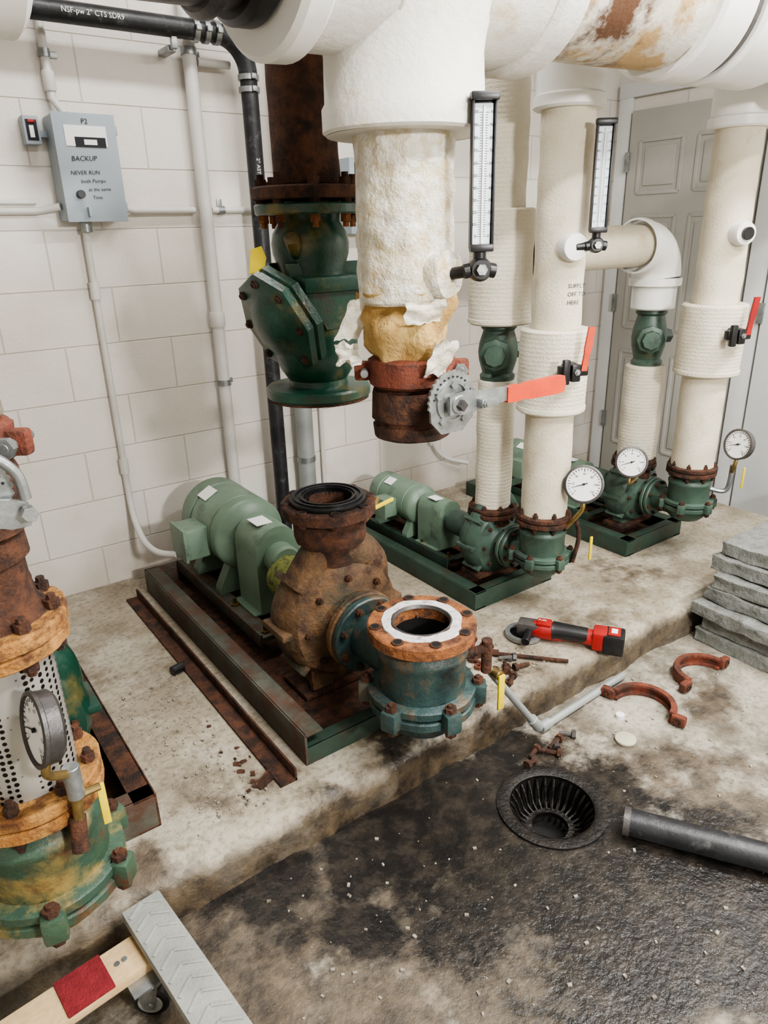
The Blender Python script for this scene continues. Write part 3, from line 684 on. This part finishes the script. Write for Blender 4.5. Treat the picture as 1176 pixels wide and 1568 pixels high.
def thermometer(m, c, n, base, H=.292):
    c = V(c); n = V(n).normalized(); up = V((0,0,1)); sd = up.cross(n).normalized(); q = H/.292
    R = Mx((sd, -n, up)).transposed()
    def B(ox, oz, on, sx, sz, sn, mt, b=.002): m.box(c+sd*ox*q+up*oz*q+n*on, (sx*q,sn,sz*q), mt, rot=R, b=b)
    B(0,0,0,.05,.292,.014,BLACKM,.004)
    B(-.0235,0,.010,.005,.292,.012,BLACKM); B(.0235,0,.010,.005,.292,.012,BLACKM)
    B(0,.1435,.012,.06,.016,.022,BLACKM,.005); B(0,-.143,.012,.052,.016,.02,BLACKM,.004)
    B(0,-.003,.0085,.038,.268,.002,BLUES,0)
    B(0,-.003,.0105,.004,.262,.003,WHITE,.001)
    for i in range(51):
        z = -.12+.235*i/50; w = .008 if i % 5 == 0 else .005
        for sg in (-1,1): B(sg*(.003+w/2), z, .0098, w, .0009, .0004, INK, 0)
    for i in range(11):
        m.text(str(i*10), c+sd*.0125*q+up*(-.122+.0235*i)*q+n*.0101, sd, up, .008, INK)
        m.text(str(i*10), c-sd*.0115*q+up*(-.122+.0235*i)*q+n*.0101, sd, up, .008, INK, 'RIGHT')
    j = c-up*.165*q
    m.cyl(c-up*.148*q, j-up*.012, .013, BLACKM, seg=16)
    bz = V(base); k = j-up*.02
    m.lathe([(0,-.018),(.018,-.018),(.023,-.01),(.023,.01),(.018,.018),(0,.018)], BLACKM, k, n, 20)
    m.lathe([(0,0),(.011,0),(.011,.012),(0,.012)], GALV, k+n*.016, n, 6)
    for sg in (-1,1): m.cyl(k+sd*sg*.01, k+sd*sg*.032-up*.004, .014, BLACKM, seg=12)
    m.cyl(k-n*.005, bz, .012, BLACKM, seg=14)

m = M('insulated_suction_pipe')
m.ipipe(LXP, HY, 1.335, 1.662, .101, INSBIG, .006, seg=72, step=.008, wf=26)
torn_end(m, LXP, HY)
butterfly(m, .985, HY, 1.137, True)
bn = V((.20,-1,0)).normalized(); b0 = V((LXP,HY,1.395))+bn*.075
m.lathe([(.050,0),(.048,.035),(.044,.045),(.02,.05),(0,.05)], INSBIG, b0, bn, 32, .005, 30)
thermometer(m, (1.020,1.085,1.573), (-.5,-.86,0), b0+bn*.04, .262)
m.done()
m = M('insulated_suction_pipe')
m.ipipe(PX, HY, 1.225, 1.71, .096, INSG, .006); butterfly(m, PX+.01, HY, 1.14, False, .92)
m.done()

def sleeved(name, X, Y, parts, extra=None):
    m = M(name)
    for (z0, z1, r, mt) in parts: m.ipipe(X, Y, z0, z1, r, mt, .004)
    for (z0, z1, r, mt) in parts[1:2]:
        m.lathe([(r-.002,z0+.004),(r+.003,z0+.006),(r+.003,z0+.02),(r-.002,z0+.024)], mt, (X,Y,0), wob=.003)
    if extra: extra(m)
    return m.done()
nrm = V((-.42,-.91,0)).normalized()
def lever_valve(m, X, Y, r, z, nn=nrm):
    b0 = V((X,Y,z))+nn*(r-.01)
    sd = V((0,0,1)).cross(nn).normalized()
    m.cyl(b0, b0+nn*.05, .026, BLACKM, seg=14)
    R = Mx((sd, -nn, V((0,0,1)))).transposed()
    m.box(b0+nn*.045, (.095,.03,.034), BLACKM, rot=R, b=.006)
    m.box(b0+nn*.06-V((0,0,.004)), (.03,.03,.055), BLACKM, rot=R, b=.006)
    m.box(b0+nn*.065-sd*.032, (.022,.02,.078), BLACKM, rot=R, b=.005)
    m.bolts(b0+nn*.075, nn, 0, 1, .01, .012, GALV)
    q = b0+nn*.06+sd*.03
    m.ext([(-.010,.0),(.010,0),(.009,.05),(.012,.07),(.012,.135),(-.010,.135),(-.011,.07),(-.009,.05)], q, sd, V((0,0,1))+sd*.12, .009, RED if X > 2 else ORANGE)
def boss(m, X, Y, r, z, nn=nrm):
    b0 = V((X,Y,z))+nn*(r-.03)
    m.lathe([(.042,0),(.042,.055),(.038,.065),(.015,.068),(0,.068)], PVC, b0, nn, 28); return b0+nn*.06

def top_elbow(m, X, Y, zc, r):
    z = HZf(X)
    m.lathe([(r,zc),(r+.008,zc+.006),(r+.008,zc+.034),(r,zc+.04),(r,z-.1)], PVC, (X,Y,0))
    m.lathe([(0,zc),(r,zc)], PVC, (X,Y,0))
    m.elbow((X,Y,z), (0,0,-1), (0,-1,0), .12, r, PVC)
    m.lathe([(r,0),(r+.006,.003),(r+.006,.03),(r,.035),(r,.12)], PVC, (X,Y-.12,z), (0,-1,0))
def exB(m):
    X, Y = 1.86, 1.61
    lever_valve(m, X, Y, .115, 1.055)
    q = boss(m, X, Y, .08, 1.42)
    thermometer(m, (1.862,1.475,1.61), (-.56,-.83,0), q)
    top_elbow(m, X, Y, 1.80, .098)
    for (st, z) in (('SUPPLY',1.30),('OFF TO',1.275),('HERE',1.25)):
        m.text(st, V((X,Y,z))+V((-.35,-.94,0))*.0835+V((.94,-.35,0))*-.01, (.94,-.35,0), (0,0,1), .018, INK)
sleeved('insulated_suction_pipe', 1.86, 1.61, [(.50,.90,.082,INSC2),(.895,1.17,.114,INSC),(1.165,1.82,.080,INSC2)], exB)
def exD(m):
    X, Y = 2.70, 1.55
    lever_valve(m, X, Y, .122, 1.09)
    q = boss(m, X, Y, .086, 1.44)
    m.cyl(q, q+nrm*.02, .022, BLACKM)
    top_elbow(m, X, Y, 1.785, .102)
sleeved('insulated_suction_pipe', 2.70, 1.55, [(.53,.925,.085,INSC2),(.92,1.19,.122,INSC),(1.185,1.82,.084,INSC2)], exD)

def gvalve(m, X, Y, z0, z1):
    h = z1-z0
    m.lathe([(0,z0),(.062,z0),(.064,z0+.02),(.055,z0+.03),(.068,z0+h*.35),(.072,z0+h*.5),(.068,z0+h*.65),(.055,z1-.03),(.064,z1-.02),(.062,z1),(0,z1)], GREEN, (X,Y,0), seg=28)
    d_ = V((-.6,-.5,.0)).normalized(); c = V((X,Y,z0+h*.5))
    m.lathe([(0,0),(.05,.0),(.05,.075),(.056,.08),(.056,.1),(.04,.105),(.036,.125),(0,.127)], GREEN, c, d_, 8)
    d2 = V((.9,-.3,0)).normalized()
    m.lathe([(0,0),(.03,.0),(.03,.10),(.022,.105),(0,.107)], GREEN, c, d2, 6)
def exA(m): gvalve(m, 1.86, 1.87, .96, 1.17)
sleeved('insulated_discharge_pipe', 1.86, 1.87, [(.468,.965,.070,INSC),(1.163,1.54,.110,INSC),(1.535,CZ,.076,INSC)], exA)
def exC(m):
    X, Y = 2.71, 1.83
    gvalve(m, X, Y, .915, 1.155)
    m.ipipe(X, Y, 1.15, 1.25, .088, PVC, 0)
    m.elbow((X,Y,1.40), (0,0,-1), (-1,0,0), .12, .096, PVC)
    m.lathe([(.096,0),(.104,.003),(.104,.03),(.096,.033)], PVC, (X,Y,1.275), (0,0,-1)); m.lathe([(.096,-.002),(.104,.003),(.104,.03),(.096,.033)], PVC, (X-.125,Y,1.40), (-1,0,0))
    m.lathe([(.078,0),(.078,.3),(.078,.61)], INSC2, (X-.12,Y,1.40), (-1,0,0))
sleeved('insulated_discharge_pipe', 2.71, 1.83, [(.505,.92,.084,INSC)], exC)

# ------------------------------------------------------------------ wall mounted things
def conduit(name, pts, r, m, straps=(), fit=()):
    o = M(name); o.tube(pts, r, m, smooth=False, seg=16)
    for c in straps:
        o.lathe([(r,-.012),(r+.004,-.012),(r+.004,.012),(r,.012)], GALV, c[0], c[1], 16, closed=True)
        p_ = V(c[0]); d_ = V(c[1]); sx = abs(d_.x) > .5
        o.box((p_.x+(0 if sx else r+.012), WY-.004, p_.z+(r+.012 if sx else 0)), (.02 if sx else .035,.006,.035 if sx else .02), GALV, b=.001)
    for c in fit: o.lathe([(r,-.03),(r+.004,-.03),(r+.006,-.024),(r+.006,.024),(r+.004,.03),(r,.03)], m, c[0], c[1], 16, closed=True)
    return o.done()
bx, bz_ = .77, 1.70
m = M('electrical_control_box')
m.box((bx,WY-.065,bz_), (.195,.126,.325), GREYBOX, b=.004)
m.box((bx,WY-.131,bz_), (.203,.006,.333), GREYBOX, b=.003)
fy = WY-.1352
def R_(cx, cz, w, h, mt, y=fy): m.box((cx, y, cz), (w,.0015,h), mt, b=0)
R_(bx,bz_+.098,.135,.062,WHITE); R_(bx+.012,bz_+.080,.10,.030,INK,fy-.0006); R_(bx+.012,bz_+.080,.042,.016,WHITE,fy-.0012)
m.text('P2', (bx-.01,fy-.001,bz_+.135), (1,0,0), (0,0,1), .022, INK)
for (st, ox, oz, sz) in (('BACKUP',-.06,.022,.022),('NEVER RUN',-.07,-.02,.018),('both Pumps',-.04,-.045,.017),('at the same',-.02,-.07,.016),('Time',-.01,-.095,.016)):
    m.text(st, (bx+ox,fy-.001,bz_+oz), (1,0,.03), (.15,0,1), sz, INK)
m.cyl((bx-.05,fy,bz_-.08), (bx-.05,fy-.022,bz_-.08), .013, BLACKM, seg=16)
m.box((bx-.03,fy-.01,bz_-.135), (.008,.02,.03), GREYBOX, b=.001)
for z in (.12,-.12): m.box((bx+.102,WY-.118,bz_+z), (.012,.02,.03), GREYBOX, b=.002)
m.box((bx-.148,WY-.03,bz_+.118), (.05,.055,.085), GREYBOX, b=.004); m.box((bx-.148,WY-.0585,bz_+.118), (.034,.003,.062), INK, b=.001); m.box((bx-.150,WY-.061,bz_+.113), (.014,.004,.036), WHITE, b=.001); m.box((bx-.148,WY-.061,bz_+.144), (.022,.004,.010), RED, b=.001)
m.box((bx-.112,WY-.02,bz_+.11), (.03,.02,.02), GREYBOX, b=.001)
m.done()
m = M('electrical_control_box'); m.box((1.93,WY-.06,1.62), (.20,.118,.30), GREYBOX, b=.004)
m.box((1.93,WY-.1205,1.72), (.15,.002,.06), INK, b=0); m.text('P1', (1.86,WY-.1222,1.70), (1,0,0), (0,0,1), .03, WHITE); m.done()
m = M('motor_conduit')
m.tube([(.745,WY-.05,1.535),(.745,WY-.03,1.48),(.745,WY-.025,1.40),(.745,WY-.025,.62)], .0125, GREYP, seg=14)
m.tube([(.745,WY-.025,.64),(.745,WY-.025,.50),(.742,WY-.06,.40),(.74,WY-.16,.335),(.75,2.58,.33),(.785,2.46,.355)], .013, GREYP, seg=14)
for z in (1.30,.62): m.lathe([(.0125,-.03),(.018,-.03),(.018,.03),(.0125,.03)], GREYP, (.745,WY-.025,z), seg=16, closed=True)
m.cyl((.745,WY-.05,1.535), (.745,WY-.05,1.50), .02, GALV, seg=16)
m.done()
conduit('electrical_conduit', [(.71,WY-.024,CZ),(.71,WY-.024,1.92),(.735,WY-.06,1.868)], .014, GREYP, [((.71,WY-.024,2.05),(0,0,1))], [((.71,WY-.024,1.97),(0,0,1))])
conduit('electrical_conduit', [(LX,WY-.022,1.572),(.60,WY-.022,1.572),(.668,WY-.06,1.585)], .012, GREYP, [((.3,WY-.022,1.572),(1,0,0))])
conduit('electrical_conduit', [(LX,WY-.018,1.60),(.60,WY-.018,1.60)], .008, GREYP)
conduit('electrical_conduit', [(.877,WY-.04,1.585),(.93,WY-.02,1.572),(1.17,WY-.018,1.572)], .012, GREYP)
conduit('electrical_conduit', [(1.24,WY-.018,1.572),(1.515,WY-.018,1.572)], .012, GREYP, [((1.28,WY-.018,1.572),(1,0,0))])
conduit('pvc_vent_pipe', [(1.205,WY-.04,.122),(1.205,WY-.04,CZ)], .025, GREYP, [((1.205,WY-.04,2.1),(0,0,1)),((1.205,WY-.04,.9),(0,0,1))], [((1.205,WY-.04,1.16),(0,0,1))])
conduit('electrical_conduit', [(1.235,WY-.04,2.07),(1.36,WY-.04,2.07)], .014, GREYP)
conduit('galvanised_pipe', [(1.56,WY-.07,.122),(1.56,WY-.07,CZ)], .04, GREYC, [((1.56,WY-.07,.5),(0,0,1))])
conduit('electrical_conduit', [(1.68,WY-.02,.122),(1.68,WY-.02,1.47)], .010, GREYP)
m = M('electrical_conduit'); m.tube([(2.35,WY-.022,1.9),(2.35,WY-.022,.55),(2.36,WY-.03,.42),(2.42,WY-.06,.33),(2.55,WY-.10,.28)], .012, GREYP, seg=12); m.done()
m = M('black_water_pipe'); BY = 2.75
m.tube([(LX,BY,2.15),(1.27,BY,2.15)], .032, BLACKP, smooth=False, seg=24)
m.elbow((1.395,BY,2.15), (-1,0,0), (0,0,-1), .12, .034, BLACKP, seg=24)
m.tube([(1.395,BY,2.03),(1.395,BY,.122)], .032, BLACKP, smooth=False, seg=24)
for (c, a_) in (((1.20,BY,2.15),(1,0,0)),((1.24,BY,2.15),(1,0,0)),((1.28,BY,2.15),(1,0,0)),((1.395,BY,2.02),(0,0,1)),((1.395,BY,1.98),(0,0,1))):
    m.lathe([(.032,-.009),(.039,-.009),(.039,.009),(.032,.009)], GALV, c, a_, 24, closed=True)
    m.box(V(c)+V((0,-.04,0)), (.018,.02,.018), GALV, b=.002)
m.box((1.12,BY,2.11), (.02,.02,.05), GALV, b=.002); m.text('NSF-pw 2" CTS SDR9', (.75,BY-.033,2.143), (1,0,0), (0,0,1), .022, WHITE)
m.text('ASTM D2737', (.45,BY-.033,2.143), (1,0,0), (0,0,1), .022, WHITE)
m.box((1.12,WY-.05,2.09), (.03,.1,.02), GALV, b=.002)
m.text('2" ASTM CTS  SDR9', (1.385,BY-.033,1.75), (0,0,-1), (1,0,0), .02, WHITE)
m.done()

# ------------------------------------------------------------------ slabs, tools and loose parts
m = M('concrete_slab_stack')
offs = [(.0,.0),(.015,-.01),(-.02,.01),(.03,0),(.04,-.01),(.07,.005),(.10,0)]
for i, (ox, oy) in enumerate(offs):
    m.box((2.78+ox, .850+oy, .0275+i*.055), (.95,.74,.050), SLAB, rot=.02*math.sin(i*2.1), b=.003, cuts=14, amp=.009, wf=30)
m.done(50)

m = M('angle_grinder')
g0 = V((1.655,1.53,.157)); g1 = V((1.85,1.235,.157)); gd = (g1-g0).normalized(); gs = V((-gd.y,gd.x,0)); kf = 1.06
R = Mx((gd, gs, V((0,0,1)))).transposed()
at = lambda a_, b_=0, c_=0: g0+gd*a_*kf+gs*b_+V((0,0,c_))
m.box(at(.045,0,.0), (.08,.058,.055), STEELB, rot=R, b=.014)
m.cyl(at(.03,0,-.02), at(.03,0,-.034), .02, GALV)
m.lathe([(0,0),(.058,.0),(.058,.004),(0,.004)], BLACKM, at(.03,0,-.032), (0,0,-1), 32)
m.lathe([(.05,.0),(.066,.0),(.066,.014),(.062,.014),(.062,.004),(.05,.004)], GALV, at(.03,0,-.018), (0,0,-1), 32, closed=True)
m.tube([at(.06),at(.09),at(.13),at(.17),at(.22),at(.26)], [.030,.034,.033,.027,.026,.032], RED, seg=20)
m.tube([at(.125,0,.003),at(.16,0,.005),at(.235,0,.004)], [.035,.031,.028], BLACKM, seg=20)
m.box(at(.095,0,.028), (.05,.045,.014), RED, rot=R, b=.004); m.text('FUEL', at(.075,.0,.0365), gd, gs, .014, WHITE)
m.box(at(.275,0,.004), (.05,.07,.068), RED, rot=R, b=.01)
m.box(at(.318,0,.0), (.07,.08,.072), BLACKM, rot=R, b=.01)
m.box(at(.318,0,.037), (.04,.055,.004), RED, rot=R, b=.001)
m.box(at(.318,0,.040), (.02,.03,.001), WHITE, rot=R, b=.0)
m.cyl(at(.05,-.02,0), at(.05,-.10,.0), .014, BLACKM)
m.done()

def half_coupling(x, y, rz):
    m = M('pipe_coupling_half'); R0 = .085
    n = 22
    cs, sn = math.cos(rz), math.sin(rz)
    def P(a, r, z):
        px = r*math.cos(a); py = r*math.sin(a)
        return V((x+px*cs-py*sn, y+px*sn+py*cs, z))
    secs = []
    for i in range(n+1):
        a = pi*i/n
        secs.append([m.bm.verts.new(P(a, r, z)) for r, z in ((R0,.002),(R0+.018,.002),(R0+.020,.01),(R0+.020,.036),(R0+.018,.042),(R0,.042),(R0,.034),(R0+.010,.032),(R0+.010,.012),(R0,.010))])
    k = m.mi(RUSTC)
    for a_, b_ in zip(secs, secs[1:]):
        for i in range(10):
            j = (i+1) % 10; m.face([a_[i], a_[j], b_[j], b_[i]], k)
    m.face(secs[0], k); m.face(secs[-1][::-1], k)
    for a in (0, pi):
        c = P(a, R0+.032, .023); m.box(c, (.045,.024,.034), RUSTC, rot=rz, b=.006)
        m.lathe([(.008,-.015),(.013,-.015),(.013,.015),(.008,.015)], RUST, c, (-sn,cs,0), 12, closed=True)
    m.done()
half_coupling(2.10, 1.05, .0); half_coupling(1.78, 1.075, -1.35)

m = M('black_steel_pipe')
d0 = V((1.315,.805,.036)); d1 = d0+V((.53,-.85,0)).normalized()*.95; dd = d1-d0; Lp = dd.length
m.lathe([(.028,0),(.035,0),(.035,Lp),(.028,Lp)], BLACKP, d0, dd, 32, closed=True)
m.lathe([(.035,.0),(.0365,.0),(.0365,.016),(.035,.016)], STEELB, d0, dd, 32, closed=True)
m.lathe([(0,.03),(.028,.03)], DARK, d0, dd, 32)
m.done()
m = M('threaded_rod'); m.cyl((1.49,1.49,.129), (1.66,1.29,.129), .007, RUST, seg=10); m.cyl((1.48,1.50,.132), (1.51,1.465,.132), .012, RUST, seg=6); m.done()
m = M('grey_floor_conduit'); m.tube([(1.45,1.205,.016),(1.88,1.225,.016)], .013, GREYC, smooth=False, seg=14); m.cyl((1.44,1.205,.019),(1.48,1.206,.019),.018,GREYC,seg=14); m.done()
m = M('loose_bolts')
for (x, y, z) in ((1.50,1.58,.12),(1.44,1.50,.12),(1.42,1.44,.12),(1.47,1.62,.12),(1.46,1.38,.12),(1.42,1.55,.12),(1.50,1.37,.12),(1.38,1.60,.12),(1.52,1.52,.12),(1.45,1.34,.12),(1.40,1.66,.12),(1.43,1.60,.12),(1.53,1.42,.12),(1.30,1.12,.0),(1.42,1.12,.0),(1.45,1.14,0),(1.50,1.13,0),(1.40,1.10,0),(1.36,1.15,0)):
    a = random.uniform(0,6.3); c, s_ = math.cos(a), math.sin(a); l = random.uniform(.03,.06)
    mt = random.choice([RUST,RUST,RUST,STEELB,RUSTC])
    m.cyl((x,y,z+.012), (x+c*l,y+s_*l,z+.010), .007, mt, seg=8)
    m.lathe([(0,0),(.014,0),(.014,.012),(0,.012)], mt, (x,y,z+.0125), (-c,-s_,0), 6)
    nx2, ny2 = x+random.uniform(-.03,.03), y+random.uniform(-.03,.03)
    if z > .1: m.lathe([(.007,0),(.014,0),(.014,.012),(.007,.012)], mt, (nx2,ny2,z+.001), (0,0,1), 6, closed=True)
m.done()
m = M('plastic_cap'); m.lathe([(0,.0),(.03,.0),(.032,.002),(.032,.008),(.028,.010),(0,.010)], mat('cap', (176,172,150)), (1.62,1.02,0)); m.done()
m = M('plastic_cap'); m.lathe([(0,.0),(.014,.0),(.014,.012),(0,.012)], WHITE, (1.70,1.10,0)); m.done()
m = M('rust_flakes')
for i in range(16):
    x = random.gauss(.58,.03); y = random.gauss(1.50,.08)
    if x > .66 or y < 1.36: continue
    sc = random.choice([.006,.008,.012,.018])
    m.box((x,y,.1225), (sc,sc*.7,.003), RUST, rot=random.uniform(0,3), b=0, cuts=2, amp=.004, wf=60)
m.box((.60,1.42,.124), (.07,.03,.005), RUST, rot=.4, b=0, cuts=4, amp=.008, wf=50)
m.cyl((.58,2.05,.135), (.62,2.06,.135), .017, BLACKM, seg=16)
m.done()
def debris(name, n, fx, z, ok):
    m = M(name)
    for i in range(n):
        x, y = fx()
        if not ok(x, y): continue
        r = random.choice([.0012,.0015,.002,.002,.003,.004])
        m.box((x,y,z+r*.5), (r*2.4,r*1.6,r), CONR, rot=random.uniform(0,3), b=0)
    m.done()
debris('concrete_debris', 330, lambda: (random.gauss(.52,.13), random.uniform(1.34,2.1)), .121, lambda x, y: .36 < x < .60)
debris('concrete_debris', 200, lambda: (random.uniform(1.34,1.62), random.uniform(1.33,1.75)), .121, lambda x, y: True)
debris('concrete_debris', 240, lambda: (random.uniform(.4,2.2), random.uniform(.35,1.22)), 0, lambda x, y: (x-DX)**2+(y-DY)**2 > .03)

# ------------------------------------------------------------------ furniture dolly
m = M('furniture_dolly')
da = .10; ca, sa = math.cos(da), math.sin(da); O = V((.178,1.185,0))
def dl(u, v, z): return O+V((u*ca-v*sa, u*sa+v*ca, z))
RZ = da
for v in (-.045, -.50):
    m.box(dl(-.20, v, .115), (.52,.085,.024), WOOD, rot=RZ, b=.004)
    m.box(dl(-.125, v, .1285), (.09,.087,.006), CARPET, rot=RZ, b=.002)
    for u in (-.06,-.045): m.cyl(dl(u,v,.127), dl(u,v,.1285), .006, GALV, seg=10)
for u in (.03, -.43):
    m.box(dl(u, -.27, .141), (.086,.62,.026), RUBBER, rot=RZ, b=.006)
    for i in range(16):
        vv = .02-.037*i
        for sg in (-1,1):
            m.box(dl(u+sg*.018, vv, .1548), (.042,.007,.003), RUBBER, rot=RZ-sg*.6, b=.001)
for (u, v) in ((-.02,-.09),(-.38,-.09),(-.02,-.48),(-.38,-.48)):
    c = dl(u, v, .038); ax_ = V((ca*.6,sa+.7,0)).normalized()
    m.lathe([(0,-.012),(.02,-.013),(.034,-.013),(.038,-.009),(.038,.009),(.034,.013),(.02,.013),(0,.012)], BLACKM, c, ax_, 28)
    for sg in (-1,1):
        m.lathe([(0,0),(.026,0),(.024,.003),(0,.003)], GREYC, c+ax_*.0125*sg, ax_*sg, 20)
        m.lathe([(0,0),(.010,0),(.008,.006),(0,.006)], GALV, c+ax_*.0155*sg, ax_*sg, 12)
        pd = V((0,0,1)); sdn = ax_.cross(pd)
        m.ext([(-.010,-.010),(.010,-.010),(.024,.055),(-.024,.055)], c+ax_*.018*sg, sdn, pd, .003, GALV)
    m.cyl(c+V((0,0,.053)), c+V((0,0,.062)), .03, GALV); m.box(c+V((0,0,.064)), (.08,.06,.004), GALV, rot=RZ, b=.001)
m.done()

# ------------------------------------------------------------------ lights
def area(name, loc, tgt, sx, sy, pw, col):
    l = bpy.data.lights.new(name, 'AREA'); l.shape = 'RECTANGLE'; l.size = sx; l.size_y = sy; l.energy = pw; l.color = col
    o = bpy.data.objects.new(name, l); o.location = loc
    o.rotation_euler = (V(tgt)-V(loc)).to_track_quat('-Z', 'Y').to_euler(); S.collection.objects.link(o); return o
for (x, y) in ((1.2,-.1),(2.6,.35),(1.0,2.15)):
    m = M('ceiling_light'); m.box((x,y,CZ-.036), (1.2,.16,.07), DOORW, b=.01); m.box((x,y,CZ-.076), (1.12,.12,.012), LAMP, b=.004); m.done()
LC = (1,.985,.96)
area('ceiling_lamp', (1.2,-.1,CZ-.09), (1.2,-.1,0), 1.1,.12, 95, LC)
area('ceiling_lamp', (2.6,.35,CZ-.09), (2.6,.35,0), 1.1,.12, 84, LC)
area('ceiling_lamp', (1.0,2.15,CZ-.09), (1.0,2.15,0), 1.1,.12, 18, LC)
m = M('wall_flood_light'); m.box((.9,FY+.05,1.98), (.34,.08,.26), BLACKM, b=.01); m.box((.9,FY+.093,1.98), (.30,.006,.22), LAMP, b=.002); m.done()
area('flood_lamp', (.9,FY+.11,1.98), (1.1,1.9,.9), .3,.22, 135, LC)
w = bpy.data.worlds.new('w'); S.world = w; w.use_nodes = True
w.node_tree.nodes['Background'].inputs[0].default_value = (.8,.8,.8,1); w.node_tree.nodes['Background'].inputs[1].default_value = .2
try: S.view_settings.look = 'AgX - Medium High Contrast'
except Exception: pass

# ------------------------------------------------------------------ camera
cam = bpy.data.cameras.new('camera'); co = bpy.data.objects.new('camera', cam); S.collection.objects.link(co)
cam.sensor_fit = 'VERTICAL'; cam.sensor_height = 24; cam.lens = 24*1087/1568; cam.clip_start = .02
hd = math.radians(35.5); th = math.radians(21.6); rl = .0262
h = V((math.sin(hd), math.cos(hd), 0)); r = V((math.cos(hd), -math.sin(hd), 0)); z = V((0,0,1))
F = h*math.cos(th)-z*math.sin(th); U = h*math.sin(th)+z*math.cos(th)
r2 = r*math.cos(rl)-U*math.sin(rl); u2 = U*math.cos(rl)+r*math.sin(rl)
co.matrix_world = Mx.Translation((0,0,1.48)) @ Mx((r2, u2, -F)).transposed().to_4x4()
S.camera = co
